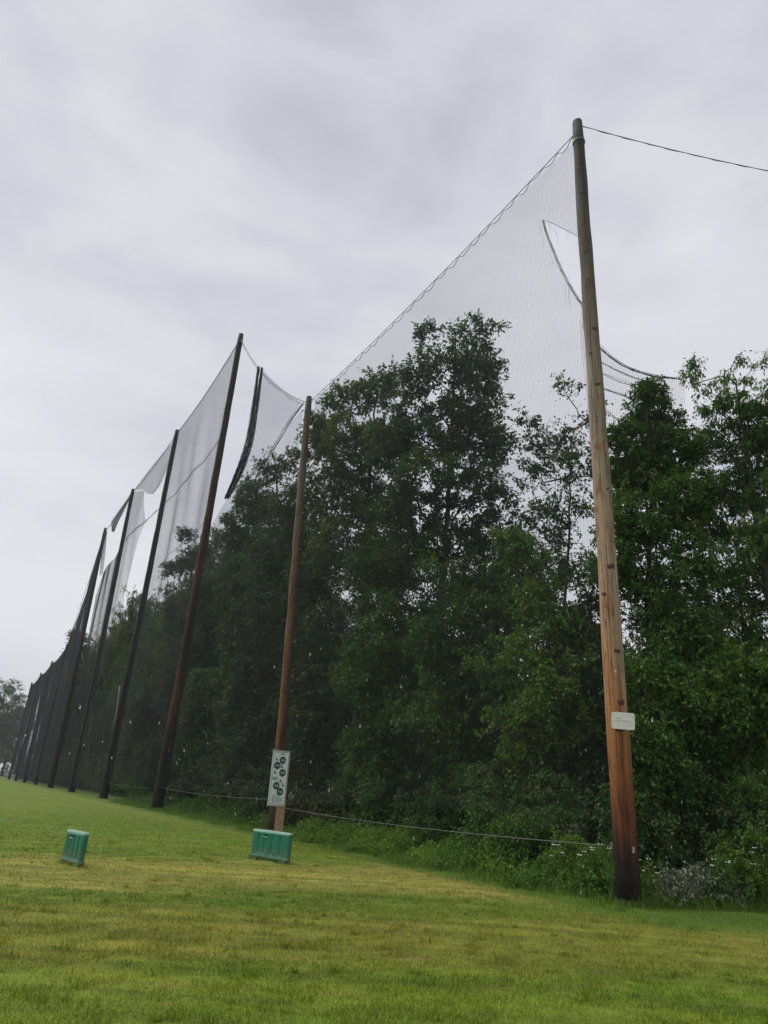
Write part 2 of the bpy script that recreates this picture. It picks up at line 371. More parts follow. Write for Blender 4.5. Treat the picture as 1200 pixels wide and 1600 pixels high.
# ------------------------------------------------------------------ poles
def make_pole(base, top, r0, r1, mat, label, knots=0, seed=0, sides=18):
    rng = np.random.default_rng(seed)
    root = empty('wooden_pole', base)
    d = top - base; H = np.linalg.norm(d); n = int(H / 0.7)
    s = np.linspace(0, 1, n)
    pts = np.outer(s, d) - np.array([0, 0, 0.25]) * (1 - s)[:, None]
    ph = rng.uniform(0, 6, 4)
    bend = 0.02 * H / 19
    pts[:, 0] += bend * np.sin(s * 5 + ph[0]) * s * (1 - s) * 4 + rng.normal(0, 0.006, n)
    pts[:, 1] += bend * np.sin(s * 4 + ph[1]) * s * (1 - s) * 4
    rad = r0 + (r1 - r0) * s ** 0.85 + rng.normal(0, 0.005, n)
    rad[-1] *= 0.86; pts[-1, 2] -= 0.02
    k = sides
    V, Fc = tube(pts, rad, k)
    V = V.reshape(-1, k, 3); c = V.mean(1, keepdims=True)
    lump = 1 + 0.03 * np.sin(np.arange(k) * 2 * math.pi / k * 3 + ph[2])[None, :, None] + rng.normal(0, 0.010, V.shape[:2])[:, :, None]
    V = (c + (V - c) * lump).reshape(-1, 3)
    obj('shaft', mesh('shaft', V, Fc, mat, smooth=True), root)
    # splayed, rotted butt at the ground
    br = tube(np.array([[0, 0, -0.25], [0, 0, 0.02], [0.0, 0, 0.10]]), [r0 * 1.32, r0 * 1.18, r0 * 1.02], 14)
    Vb = br[0] + rng.normal(0, r0 * 0.05, br[0].shape)
    obj('butt', mesh('butt', Vb, br[1], mat, smooth=True), root)
    # iron eye bolt and clamp that carries the cables
    a = s[-1]; pt = pts[-2]
    Vc, Fb = tube(np.array([pt + [0, 0, -0.10], pt + [0, 0, -0.02]]), [r1 * 1.1, r1 * 1.1], 14)
    obj('cable_clamp', mesh('cable_clamp', Vc, Fb, CABLE, smooth=False), root)
    # knots on the faces seen from the lawn
    if knots:
        side = np.array([-base[0], -base[1], 0.0]); side /= np.linalg.norm(side); lat = np.array([-side[1], side[0], 0])
        u = np.linspace(0, math.pi / 2, 4); th = np.arange(10) * 2 * math.pi / 10
        kj = rng.uniform(.72, 1.25, 10)
        kv = [[math.cos(t_) * math.cos(a_) * kj[m_], math.sin(t_) * math.cos(a_) * kj[m_], math.sin(a_)] for a_ in u for m_, t_ in enumerate(th)]
        kf = [[i * 10 + j, i * 10 + (j + 1) % 10, (i + 1) * 10 + (j + 1) % 10, (i + 1) * 10 + j] for i in range(3) for j in range(10)]
        km = mesh('knot', kv, kf, KNOT, smooth=True)
        for i in range(knots if isinstance(knots, int) else len(knots)):
            if isinstance(knots, int):
                sz = 0.12 + 0.86 * (i + rng.uniform(0.1, 0.9)) / knots; ang = rng.uniform(-1.1, 1.1); q = rng.uniform(0.6, 1.0)
            else:
                sz, ang, q = knots[i]
            j = min(int(sz * (n - 1)), n - 2)
            out = side * math.cos(ang) + lat * math.sin(ang)
            kk = obj('knot', km, root); kk.location = Vector(pts[j] + (pts[j + 1] - pts[j]) * (sz * (n - 1) - j) + out * (rad[j] * 0.955))
            kk.rotation_euler = Vector(out).to_track_quat('Z', 'Y').to_euler()
            kk.rotation_euler.rotate_axis('Z', rng.uniform(-.5, .5)); kk.scale = (0.075 * q, 0.058 * q, 0.016 * q)
    tag(root, label, 'pole', 'wooden poles that carry the golf net')
    return root
# (image x, y of the pole head, base radius, head radius, material, label)
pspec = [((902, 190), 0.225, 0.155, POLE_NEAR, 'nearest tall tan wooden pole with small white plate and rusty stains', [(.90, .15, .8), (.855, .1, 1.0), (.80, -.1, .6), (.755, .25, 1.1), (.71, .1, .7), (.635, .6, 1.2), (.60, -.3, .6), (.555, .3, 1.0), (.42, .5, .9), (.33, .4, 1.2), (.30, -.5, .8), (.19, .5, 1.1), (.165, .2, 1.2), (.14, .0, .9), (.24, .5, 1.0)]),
         ((483, 620), 0.215, 0.15, POLE_SECOND, 'brown wooden pole behind the tall yardage sign, second from the right', 6),
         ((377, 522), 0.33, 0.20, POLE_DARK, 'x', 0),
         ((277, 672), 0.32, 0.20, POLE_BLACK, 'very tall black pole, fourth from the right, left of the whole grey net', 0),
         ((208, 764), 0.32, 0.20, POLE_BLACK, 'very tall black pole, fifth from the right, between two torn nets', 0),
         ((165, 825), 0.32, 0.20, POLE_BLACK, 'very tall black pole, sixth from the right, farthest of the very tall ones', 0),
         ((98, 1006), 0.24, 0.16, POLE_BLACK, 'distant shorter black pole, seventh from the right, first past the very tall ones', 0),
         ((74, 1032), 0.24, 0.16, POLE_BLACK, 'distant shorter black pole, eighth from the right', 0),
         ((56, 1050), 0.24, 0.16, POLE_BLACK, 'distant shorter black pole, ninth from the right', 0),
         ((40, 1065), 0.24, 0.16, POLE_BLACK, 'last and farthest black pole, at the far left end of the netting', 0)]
pspec[2] = (*pspec[2][:4], 'very tall dark reddish pole, third from the right, right of the whole grey net', 0)
TOPS = []
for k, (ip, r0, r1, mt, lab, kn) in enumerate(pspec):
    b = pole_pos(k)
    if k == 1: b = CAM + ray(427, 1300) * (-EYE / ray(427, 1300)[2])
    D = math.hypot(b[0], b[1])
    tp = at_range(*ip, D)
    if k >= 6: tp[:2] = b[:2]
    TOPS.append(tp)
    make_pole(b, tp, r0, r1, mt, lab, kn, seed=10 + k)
TOP0 = P0 + np.array([0, 0, 19.2])
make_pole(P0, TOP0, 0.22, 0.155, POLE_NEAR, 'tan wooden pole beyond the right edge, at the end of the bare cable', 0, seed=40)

# ------------------------------------------------------------------ nets
def drape(rng, L, ztop, amp):
    ph = rng.uniform(0, 6.28, 6)
    def f(s, z):
        e = np.sin(np.pi * np.clip(s / L, 0, 1)) * np.clip((ztop - z) / 7.0, 0, 1) * amp
        pole = (0.17 if L and amp > 0.9 else 0.0) * (1 - np.sin(np.pi * np.clip(s / L, 0, 1)) ** 0.5)
        return pole + e * (0.17 * np.sin(z * 0.32 + ph[0]) + 0.22 * np.sin(s * 0.55 + z * 0.11 + ph[1]) + 0.10 * np.sin(s * 1.5 - z * 0.2 + ph[2]) + 0.3)
    return f
def crossings(poly, c, axis):
    a = poly; b = np.roll(poly, -1, axis=0); o = 1 - axis; out = []
    for p, q in zip(a, b):
        if (p[axis] <= c) != (q[axis] <= c):
            out.append(p[o] + (q[o] - p[o]) * (c - p[axis]) / (q[axis] - p[axis]))
    out.sort(); return list(zip(out[::2], out[1::2]))
class Span:
    def __init__(s, A, B, seed):
        s.A, s.B = A, B; s.L = np.linalg.norm((B - A)[:2]); s.u = (B - A) / s.L; s.u[2] = 0
        s.n = np.array([s.u[1], -s.u[0], 0.0])
        if s.n @ NRM < 0: s.n = -s.n
        s.lean = None
        s.f = drape(np.random.default_rng(seed), s.L, 18.0 if seed < 102 or seed > 105 else 31.0, 1.0 if seed < 101 else 0.45); s.seed = seed
    def sz(s, x, y):
        p = on_plane(x, y, s.A, s.B); return ((p - s.A) @ s.u, p[2])
    def P(s, S, Z, extra=0.0):
        S = np.asarray(S, float); Z = np.asarray(Z, float)
        if s.lean is not None: extra = extra + (s.lean[0] + (s.lean[1] - s.lean[0]) * np.clip(S / s.L, 0, 1)) * Z
        return s.A + S[:, None] * s.u + (s.f(S, Z) + extra)[:, None] * s.n + np.stack([0 * Z, 0 * Z, Z], 1)
    def net(s, polys, cell, r, root, step=0.9):
        p0, p1 = [], []
        rng = np.random.default_rng(s.seed + 7)
        for poly in polys:
            poly = np.asarray(poly, float)
            for axis in (0, 1):
                lo, hi = poly[:, axis].min(), poly[:, axis].max()
                for c in np.arange(lo + cell * 0.5, hi, cell):
                    for a, b in crossings(poly, c, axis):
                        n = max(2, int((b - a) / step) + 2)
                        t = np.linspace(a, b, n); cc = c + 0.25 * cell * np.sin(t * 0.8 + c * 0.9)
                        pts = s.P(cc, t) if axis == 0 else s.P(t, cc)
                        p0.append(pts[:-1]); p1.append(pts[1:])
        p0 = np.vstack(p0); p1 = np.vstack(p1)
        V, Fc = segs(p0, p1, r, r, 3)
        o = obj('netting', mesh('netting', V, Fc, NETCORD), root); o['kind'] = 'stuff'
        return o
def ipoly(sp, pts): return [sp.sz(x, y) for x, y in pts]
def path3(sp, pts, n=24, extra=0.0):
    q = np.array(ipoly(sp, pts)); q = bez(q, n); return sp.P(q[:, 0], q[:, 1], extra)
def rope(name, pts, r, mat, parent, k=5):
    return obj(name, mesh(name, *tube(pts, r, k), mat, smooth=True), parent)
def bundle(name, pts, rad, n, r, parent, seed):
    """gathered net: many cords twisting round one path"""
    rng = np.random.default_rng(seed); p0, p1 = [], []
    m = len(pts); tt = np.linspace(0, 1, m)
    for i in range(n):
        a = rng.uniform(0, 6.28); w_ = rng.uniform(0.1, 1.3); rr = rad * math.sqrt(rng.uniform(0.02, 1))
        off = np.stack([np.cos(a + w_ * tt * 3), np.sin(a + w_ * tt * 3), 0.5 * np.sin(a * 2 + tt * 9)], 1) * rr
        env = (0.35 + 0.65 * np.sin(np.pi * np.clip(tt * 0.9 + 0.05, 0, 1)))[:, None]
        q = pts + off * env + rng.normal(0, rad * 0.10, pts.shape)
        p0.append(q[:-1]); p1.append(q[1:])
    return obj(name, mesh(name, *segs(np.vstack(p0), np.vstack(p1), r, r, 3), NETCORD), parent)
def sag(a, b, s, n=28):
    t = np.linspace(0, 1, n)[:, None]; p = a + (b - a) * t; p[:, 2] -= (4 * s * t * (1 - t))[:, 0]; return p
def lacing(pts, amp, wl, r, parent, seed=0, name='lacing_rope'):
    """rope laced under the cable in uneven loops"""
    rng = np.random.default_rng(seed)
    L = np.concatenate([[0], np.cumsum(np.linalg.norm(np.diff(pts, axis=0), axis=1))])
    s = np.arange(0, L[-1], wl / 4); q = np.stack([np.interp(s, L, pts[:, i]) for i in range(3)], 1)
    ph = np.cumsum(rng.uniform(0.7, 1.3, len(s))) * math.pi / 2
    a = amp * rng.uniform(0.5, 1.3, len(s))
    q[:, 2] -= a * (0.75 + 0.45 * np.sin(ph)); q[:, 0] += 0.03 * np.cos(ph)
    return rope(name, q, r, NETCORD, parent, 4)
SP = [Span(pole_pos(k), pole_pos(k + 1), 100 + k) for k in range(9)]
for k, sp in enumerate(SP): sp.lean = [((TOPS[j] - pole_pos(j)) @ sp.n) / TOPS[j][2] for j in (k, k + 1)]
def gap_name(k):
    return ['the nearest pole and the sign pole', 'the sign pole and the third pole', 'the third and fourth poles', 'the fourth and fifth poles', 'the fifth and sixth poles',
            'the sixth and seventh poles', 'the seventh and eighth poles', 'the eighth and ninth poles', 'the ninth pole and the last pole'][k]
NETG = 'golf nets hung between the poles'; CABG = 'cables along the heads of the poles'
def cable(k, a, b, sg, lace=True, label=None, r=0.013):
    root = empty('support_cable', a)
    pts = sag(a, b, sg) - a
    rope('strand', pts, r, CABLE, root)
    if lace: lacing(pts, *((0.18, 0.6, 0.011) if k < 20 else (0.025, 0.7, 0.010)), root, 300 + k)
    return tag(root, label or 'dark laced cable along the top between ' + gap_name(k), 'cable', CABG), pts + a
def net_root(k, label): return tag(empty('golf_net', SP[k].A), label, 'net', NETG)
def place(root):                                       # children are built in world space
    for c in root.children: c.location = -root.location
# cables
LOWER = np.array([0, 0, -0.35])
for k in range(9):
    a, b = TOPS[k] + LOWER, TOPS[k + 1] + LOWER
    _, pts = cable(k, a, b, [0.25, 0.9, 0.5, 0.5, 0.5, 0.4, 0.5, 0.5, 0.5][k], r=0.013 if k < 1 else 0.024)
    SP[k].cab = pts
cable(20, TOPS[0] + [0, 0, -0.12], TOP0 + [0, 0, -0.12], 0.8, lace=True, label='bare thin cable running right from the head of the nearest pole', r=0.009)
def under_cable(k, s0, s1, drop=0.06, n=14):
    c = SP[k].cab; S = (c - SP[k].A) @ SP[k].u
    t = np.linspace(s0, s1, n); return [(x, np.interp(x, S, c[:, 2]) - drop) for x in t]
L0 = GAP
# net 0: nearest, torn open beside the near pole
sp = SP[0]; root = net_root(0, 'wide fine net torn open beside the nearest pole, in front of the tallest tree')
poly = under_cable(0, 0.15, L0 - 0.1) + [(L0 - 0.1, 1.15), (0.15, 1.35)]
poly += ipoly(sp, [(907, 482), (895, 462), (880, 436), (868, 408), (857, 378), (849, 355), (845, 342), (858, 347), (878, 357), (899, 367)])
sp.net([poly], 0.05, 0.0018, root)
rope('edge_rope', path3(sp, [(845, 342), (858, 346), (878, 356), (899, 367)], 12), 0.006, NETCORD, root)
rngF = np.random.default_rng(6); fr = []
for i in range(16):
    t_ = rngF.uniform(0, 1); q0 = np.array([[845 + 52 * t_, 342 + 24 * t_]]) if i % 2 else np.array([[845 + 55 * t_ ** 1.6, 342 + 125 * t_]])
    a_ = on_plane(*q0[0], P1, pole_pos(1)); L_ = rngF.uniform(.12, .55); dx_ = rngF.normal(0, .08, 3)
    fr.append(tube(bez([a_, a_ + dx_ * .6 - [0, 0, L_ * .5], a_ + dx_ - [0, 0, L_]], 6), .0025, 3))
obj('frayed_strands', mesh('frayed_strands', *join(fr), NETCORD), root)['kind'] = 'stuff'
sp2 = SP[0]
place(root)
# fallen net to the right of the near pole
spR = Span(P1, P0, 160)
spR.f = lambda s, z: 0.26 + 0.05 * np.maximum(s, 0) + 0.05 * np.sin(z * 1.1 + s) * np.clip(s, 0, 1)
root = tag(empty('golf_net', P1), 'fallen net sagging right from behind the nearest pole onto the treetops', 'net', NETG)
edge = [(911, 487), (920, 503), (934, 521), (955, 541), (980, 557), (1010, 568), (1045, 575), (1085, 578)]
poly = ipoly(spR, edge + [(1085, 640), (1040, 690), (985, 740), (936, 760), (928, 700), (921, 600), (913, 520)])
spR.net([poly], 0.05, 0.0022, root, 0.5)
eL = path3(SP[0], [(845, 342), (850, 362), (860, 388), (874, 422), (893, 457), (905, 476)], 40)
bundle('torn_edge', bez(np.vstack([eL[::5], path3(spR, edge[1:], 40)[::5]]), 90), 0.055, 14, 0.0035, root, 3)
for i, (q, n_) in enumerate([([(928, 566), (960, 578), (1000, 590)], 4), ([(930, 592), (965, 603), (1005, 617), (1040, 640)], 7), ([(925, 545), (955, 560), (1000, 578), (1060, 590)], 5), ([(931, 618), (950, 630), (975, 650)], 5)]):
    bundle('fold', path3(spR, q, 20), 0.05, n_, 0.004, root, 5 + i)
place(root)
# net 1: half fallen, gathered in a dark bunch
sp = SP[1]; root = net_root(1, 'half fallen net gathered in a dark upright bunch left of the sign pole')
poly = ipoly(sp, [(407, 574), (425, 594), (446, 611), (474, 632), (455, 655), (425, 700), (395, 735), (358, 768), (372, 738), (386, 700), (396, 650)])
low = ipoly(sp, [(478, 640), (455, 662), (425, 705), (395, 740), (350, 780)])
lowp = [(a, min(b, 19.0)) for a, b in low] + [(GAP - 0.2, 17.0), (GAP - 0.2, 1.2), (0.2, 1.2)]
sp.net([poly, lowp], 0.055, 0.0018, root)
for i, q in enumerate([[(401, 572), (394, 630), (384, 690), (368, 735), (348, 778)], [(407, 574), (399, 634), (389, 692), (373, 738), (352, 778)]]):
    bundle('gathered_net', path3(sp, q, 48), 0.14, 52, 0.008, root, 20 + i)
bundle('lower_edge', path3(sp, [(477, 632), (455, 660), (425, 705), (395, 738), (352, 775)], 40), 0.11, 16, 0.006, root, 24)
place(root)
# net 2: whole, seen almost edge on
sp = SP[2]; root = net_root(2, 'whole grey net filling the high gap between the third and fourth poles')
poly = under_cable(2, 0.5, L0 - 0.3) + [(L0 - 0.3, 1.2), (0.4, 1.2)]
sp.net([poly], 0.06, 0.0026, root, 1.2)
bundle('middle_rope', path3(sp, [(343, 671), (318, 706), (290, 740), (252, 786)], 30), 0.08, 7, 0.008, root, 31)
bundle('lower_rope', path3(sp, [(325, 800), (300, 828), (262, 862), (240, 885)], 30), 0.06, 4, 0.007, root, 32)
bundle('side_edge', path3(sp, [(367, 540), (352, 610), (345, 668), (330, 745), (322, 800)], 30), 0.12, 8, 0.005, root, 33)
place(root)
# net 3: torn, strips left
sp = SP[3]; root = net_root(3, 'torn net with ragged hanging flap, between the fourth and fifth poles')
flap = ipoly(sp, [(273, 682), (258, 698), (240, 722), (225, 744), (211, 766), (224, 765), (227, 771), (234, 771), (244, 757), (254, 733), (263, 708)])
strip = ipoly(sp, [(211, 768), (225, 766), (223, 790), (223, 812), (214, 838), (203, 880), (190, 930), (178, 985), (165, 1040), (150, 1075), (160, 985)])
lowp = ipoly(sp, [(148, 1076), (160, 1078), (174, 1078), (186, 1073), (182, 1110), (174, 1160), (166, 1215), (165, 1240), (119, 1229), (130, 1150)])
sp.net([flap, strip, lowp], 0.085, 0.0036, root, 1.2)
bundle('torn_edge', path3(sp, [(271, 690), (259, 720), (247, 752), (235, 771)], 24), 0.16, 12, 0.006, root, 41)
bundle('middle_rope', path3(sp, [(252, 788), (238, 800), (222, 815), (206, 832), (196, 846)], 24), 0.10, 7, 0.010, root, 42)
rope('side_edge', path3(sp, [(186, 1073), (181, 1110), (173, 1160), (165, 1215), (163, 1238)], 24), 0.07, CORD, root)
place(root)
# net 4
sp = SP[4]; root = net_root(4, 'torn net with a gathered tatter below the cable, between fifth and sixth poles')
flap = ipoly(sp, [(206, 774), (190, 795), (176, 815), (176, 830), (180, 831), (188, 812)])
low = ipoly(sp, [(160, 895), (168, 884), (178, 874), (192, 850), (188, 880), (165, 985), (119, 1229), (86, 1222), (140, 985), (150, 930)])
strip = ipoly(sp, [(165, 830), (170, 830), (166, 860), (160, 895), (156, 900)])
sp.net([flap, low, strip], 0.10, 0.0055, root, 1.5)
bundle('gathered_net', path3(sp, [(205, 775), (194, 795), (184, 815), (178, 831)], 24), 0.30, 26, 0.010, root, 51)
bundle('lower_rope', path3(sp, [(185, 945), (165, 968), (140, 984)], 16), 0.10, 5, 0.008, root, 52)
place(root)
# nets 5..8, far
for k, lab in ((5, 'dense dark net sloping down from the sixth pole to the seventh'), (6, 'far dark net between the seventh and eighth poles'),
               (7, 'far dark net between the eighth and ninth poles'), (8, 'farthest dark net with a pale end cord at the last pole')):
    sp = SP[k]; root = net_root(k, lab)
    poly = under_cable(k, 0.02, L0 - 0.02) + [(L0 - 0.02, 1.0), (0.02, 1.0)]
    sp.net([poly], 0.13, 0.0105, root, 1.6)
    if k == 8:
        rope('end_cord', sp.P(np.full(20, L0 + 0.3), np.linspace(1.0, TOPS[9][2] - 0.8, 20)), 0.13, CORD, root, 5)
    place(root)
# bottom cords
for k in range(3):
    a = pole_pos(k) + [0, 0, 1.15]; b = pole_pos(k + 1) + [0, 0, 1.2]
    if k == 0: a = on_plane(957, 1322, P1, pole_pos(1)); b = on_plane(427, 1259, P1, pole_pos(1))
    root = empty('bottom_cord', a); rope('cord', sag(a, b, 0.12) - a, 0.007, CORD, root)
    V, Fc = tube(np.array([[0, 0, -0.05], [0, 0, 0.07]]), [0.03, 0.03], 8)
    obj('tie', mesh('tie', V, Fc, CORD), root)
    tag(root, ['pale cord strung low in front of the bushes from the nearest pole', 'pale cord strung low between the sign pole and the third pole', 'pale cord strung low between the third and fourth poles'][k], 'cord', 'cords along the foot of the nets')

# ------------------------------------------------------------------ trees
def leaves(rng, centers, n_per, crad, size, aspect=0.55, droop=0.35, flat=0.65, ntw=5):
    """sprays: a few twigs leave each tip and carry the leaves; returns leaf quads and twigs"""
    m = len(centers)
    td = rng.normal(0, 1, (m, ntw, 3)); td[:, :, 2] = td[:, :, 2] * flat + 0.15 - droop * 0.5
    td /= np.linalg.norm(td, axis=2, keepdims=True)
    tl = crad * rng.uniform(0.6, 1.7, (m, ntw, 1))
    tip = centers[:, None] + td * tl; tip[:, :, 2] -= 0.12 * tl[:, :, 0]
    n = m * n_per
    ci = np.repeat(np.arange(m), n_per); ti = rng.integers(0, ntw, n); t = rng.uniform(0.05, 1.05, n)[:, None]
    along = td[ci, ti]
    p = centers[ci] + (tip[ci, ti] - centers[ci]) * t + rng.normal(0, 0.28 * size, (n, 3))
    dirv = along * 0.55 + rng.normal(0, 0.62, (n, 3)); dirv[:, 2] -= droop
    dirv /= np.linalg.norm(dirv, axis=1, keepdims=True)
    up = np.array([0, 0, 1.0]) + rng.normal(0, 0.5, (n, 3))
    sd_ = np.cross(dirv, up); sd_ /= np.maximum(np.linalg.norm(sd_, axis=1, keepdims=True), 1e-6)
    nr = np.cross(sd_, dirv)
    L = (size * rng.uniform(0.6, 1.4, n))[:, None]; W = L * aspect * 0.5
    mid = p + dirv * L * 0.45 + nr * L * 0.10
    V = np.stack([p, mid + sd_ * W, p + dirv * L, mid - sd_ * W], 1).reshape(-1, 3)
    F_ = (np.arange(n) * 4)[:, None] + np.array([[0, 1, 2, 3]])
    val = np.clip(rng.uniform(0, 1, m)[ci] * 0.4 + rng.uniform(0, 1, n) * 0.6, 0, 1)
    tw = segs(np.repeat(centers, 2, 0), tip[:, :2].reshape(-1, 3), size * 0.05, size * 0.025, 3)
    return V, F_, val, tw
def grow(seed, trunk, lobes, ncl, n_per, size, crad, r_base, bare=0.0, outl=0.10, aspect=0.55, droop=0.35, step=0.6, clump=6, wbase=None):
    """trunk: local polyline; lobes: (centre, radii, weight). Returns trunk, branches, leaves"""
    rng = np.random.default_rng(seed)
    tr = bez(trunk, max(10, int(np.linalg.norm(np.diff(trunk, axis=0), axis=1).sum() / 0.5)))
    tr[1:-1] += rng.normal(0, 0.03, tr[1:-1].shape)
    wts = np.array([l[2] * np.prod(l[1]) ** 0.8 for l in lobes]); wts /= wts.sum()
    pick = rng.choice(len(lobes), ncl, p=wts)
    d = rng.normal(0, 1, (ncl, 3)); d /= np.linalg.norm(d, axis=1, keepdims=True)
    rr = rng.uniform(0, 1, ncl) ** (1 / 2.6)
    out = rng.uniform(0, 1, ncl) < outl; rr = np.where(out, rng.uniform(1.0, 1.28, ncl), rr)
    C = np.array([l[0] for l in lobes])[pick] + d * rr[:, None] * np.array([l[1] for l in lobes])[pick]
    # gather the tips into boughs
    nb = max(3, ncl // clump); mo = C[rng.permutation(ncl)[:nb]]
    near = np.argmin(((C[:, None] - mo[None]) ** 2).sum(2), 1)
    C = C + (mo[near] - C) * rng.uniform(0.12, 0.48, (ncl, 1))
    if wbase is not None: C = push_in(C + wbase, 0.35 + 1.9 * crad + 0.6 * size) - wbase
    C[:, 2] = np.maximum(C[:, 2], 0.25)
    pos = np.zeros((len(tr) + ncl * 14 + 10, 3)); par = np.full(len(pos), -1); n = len(tr)
    pos[:n] = tr; par[1:n] = np.arange(n - 1); ntr = n
    # nearest first, so that limbs grow outwards
    dist = np.sqrt(((C[:, None] - tr[None, ::3]) ** 2).sum(2)).min(1)
    order = np.argsort(dist); tips = np.zeros(ncl, int)
    for i in order:
        p = C[i]; q = pos[:n]; dv = p - q
        dd = np.sqrt((dv ** 2).sum(1)); dz = -dv[:, 2]
        cost = dd + 1.3 * np.maximum(dz + 0.3 * dd, 0); cost[:ntr] += 0.25
        j = int(np.argmin(cost)); L = dd[j]; k = max(1, min(12, int(L / step)))
        t = (np.arange(1, k + 1) / k)[:, None]
        bow = np.sin(t * math.pi) * L * np.array([rng.normal(0, 0.05), rng.normal(0, 0.05), -0.07 + rng.normal(0, 0.05)])
        pts = q[j] + dv[j] * t + bow
        pos[n:n + k] = pts; par[n] = j; par[n + 1:n + k] = np.arange(n, n + k - 1); n += k; tips[i] = n - 1
    pos = pos[:n]; par = par[:n]
    load = np.zeros(n); load[tips] += 1
    for i in range(n - 1, 0, -1): load[par[i]] += load[i]
    load[:ntr] = np.maximum.accumulate(load[:ntr][::-1])[::-1]
    tot = max(load[0], 1); rad = np.maximum(0.006, 0.85 * r_base * (load / tot) ** 0.5)
    rad = np.minimum(rad, np.where(np.arange(n) < ntr, r_base, r_base * 0.55))
    ex = np.arange(ntr, n)
    thick = rad[ex] > 0.022
    parts = []
    for sel, kk in ((ex[thick], 6), (ex[~thick], 3)):
        if len(sel): parts.append(segs(pos[par[sel]], pos[sel], np.minimum(rad[par[sel]], rad[sel] * 1.5), rad[sel], kk))
    trr = r_base * (1 - 0.88 * np.linspace(0, 1, ntr) ** 0.9); trr[0] *= 1.35; trr[1] *= 1.12
    tv = tube(tr, trr, 10)
    lf = C
    if bare > 0: lf = lf[rng.uniform(0, 1, len(lf)) > bare]
    lv = leaves(rng, lf, n_per, crad, size, aspect, droop)
    return tv, join(parts + [lv[3]]), lv
def build_tree(name, base, tv, br, lv, leafm, label, cat, group):
    root = empty(name, base)
    obj('trunk', mesh('trunk', *tv, BARK, smooth=True), root)
    obj('branches', mesh('branches', *br, TWIG), root)['kind'] = 'stuff'
    obj('crown', mesh('crown', lv[0], lv[1], leafm, attr=lv[2]), root)
    tag(root, label, cat, group)
    return root
def photo_tree(seed, base_x, extra, ilobes, label, leafm, ncl=520, n_per=38, size=0.12, crad=0.36, r_base=0.2, top=None, depth=0.9, name='deciduous_tree', cat='tree', group='trees of the wood behind the net', **kw):
    """a tree whose crown lobes stand at one range from the lawn"""
    D = row_range(base_x, extra)
    b = at_range(base_x, 1300, D); b[2] = 0.0
    lat = np.array([b[1], -b[0], 0]) / D; fwd = np.array([b[0], b[1], 0]) / D
    rng = np.random.default_rng(seed); lobes = []
    for q in ilobes:
        ix, iy, rx, ry = q[:4]; wgt = q[4] if len(q) > 4 else 1.0
        D2 = D + rng.uniform(-0.8, 0.8)
        D2 = max(D2, row_range(ix, min(extra, 2.2), iy))
        c = at_range(ix, iy, D2); dep = -(ROT.T @ (c - CAM))[2]; s = dep / FPX
        el = math.atan2(c[2] - EYE, D2); rz = ry * s / max(0.55, math.cos(el - math.radians(22)) ) * 1.0
        rxm = rx * s
        lobes.append((c - b, np.array([rxm, (rxm + rz) * 0.5 * depth, rz]), wgt))
    if top is None:
        tp = max(lobes, key=lambda l: l[0][2] + l[1][2] * 0.6); tpt = tp[0] + np.array([0, 0, tp[1][2] * 0.55])
    else:
        tpt = at_range(*top, D) - b
    H = tpt[2]
    trunk = np.array([[0, 0, -0.2], [tpt[0] * 0.12 + rng.normal(0, 0.1), tpt[1] * 0.12, H * 0.3], [tpt[0] * 0.5 + rng.normal(0, 0.15), tpt[1] * 0.5, H * 0.65], tpt])
    tv, br, lv = grow(seed, trunk, lobes, ncl, n_per, size, crad, r_base, wbase=b, **kw)
    return build_tree(name, b, tv, br, lv, leafm, label, cat, group)

# tall trees with sky behind them
photo_tree(1, 676, 3.6, [(738, 522, 40, 32, .8), (668, 522, 26, 20, .6), (700, 570, 74, 34), (762, 580, 34, 34, .8), (745, 630, 52, 46), (630, 605, 42, 40), (690, 680, 96, 50), (770, 700, 36, 50), (612, 690, 44, 56), (700, 750, 100, 40), (640, 800, 66, 48), (765, 795, 50, 36, .6), (700, 840, 80, 36, .8), (640, 880, 56, 40)],
           'tallest dark tree with an upright crown, behind the torn net', LEAF_DARK, ncl=1500, n_per=32, size=0.15, crad=0.30, r_base=0.22, outl=0.10, top=(712, 520))
photo_tree(2, 545, 3.6, [(545, 632, 44, 32), (588, 604, 36, 32), (503, 680, 34, 44), (560, 700, 66, 52), (525, 775, 62, 52), (595, 790, 55, 56), (545, 860, 70, 50), (600, 880, 56, 46)],
           'broad olive green tree just right of the head of the sign pole', LEAF_OLIVE, ncl=1200, n_per=32, size=0.17, crad=0.36, r_base=0.24, outl=0.10)
photo_tree(3, 440, 4.0, [(462, 722, 24, 26), (428, 735, 30, 22), (398, 780, 42, 36), (450, 800, 42, 46), (372, 830, 34, 46), (425, 880, 70, 50), (368, 920, 40, 50), (440, 950, 66, 50), (385, 1000, 56, 60), (480, 860, 40, 60)],
           'dark tree between the third pole and the sign pole, under the gathered net', LEAF_DARK, ncl=1150, n_per=42, size=0.18, crad=0.46, r_base=0.28, outl=0.10)
photo_tree(4, 305, 4.2, [(289, 832, 14, 16, .8), (300, 870, 32, 26, .8), (272, 890, 22, 20, .8), (318, 930, 36, 40), (280, 960, 32, 40), (310, 1020, 40, 50), (275, 1050, 34, 60)],
           'thin-topped tree seen between the third and fourth poles', LEAF_DARK, ncl=620, n_per=50, size=0.21, crad=0.52, r_base=0.26, outl=0.12)
photo_tree(6, 122, 4.0, [(118, 994, 28, 9, 1.0), (112, 1020, 32, 16), (122, 1070, 30, 36), (112, 1120, 28, 44)],
           'dark flat-topped tree behind the sixth pole', LEAF_DARK, ncl=440, n_per=60, size=0.32, crad=0.85, r_base=0.3, outl=0.12)
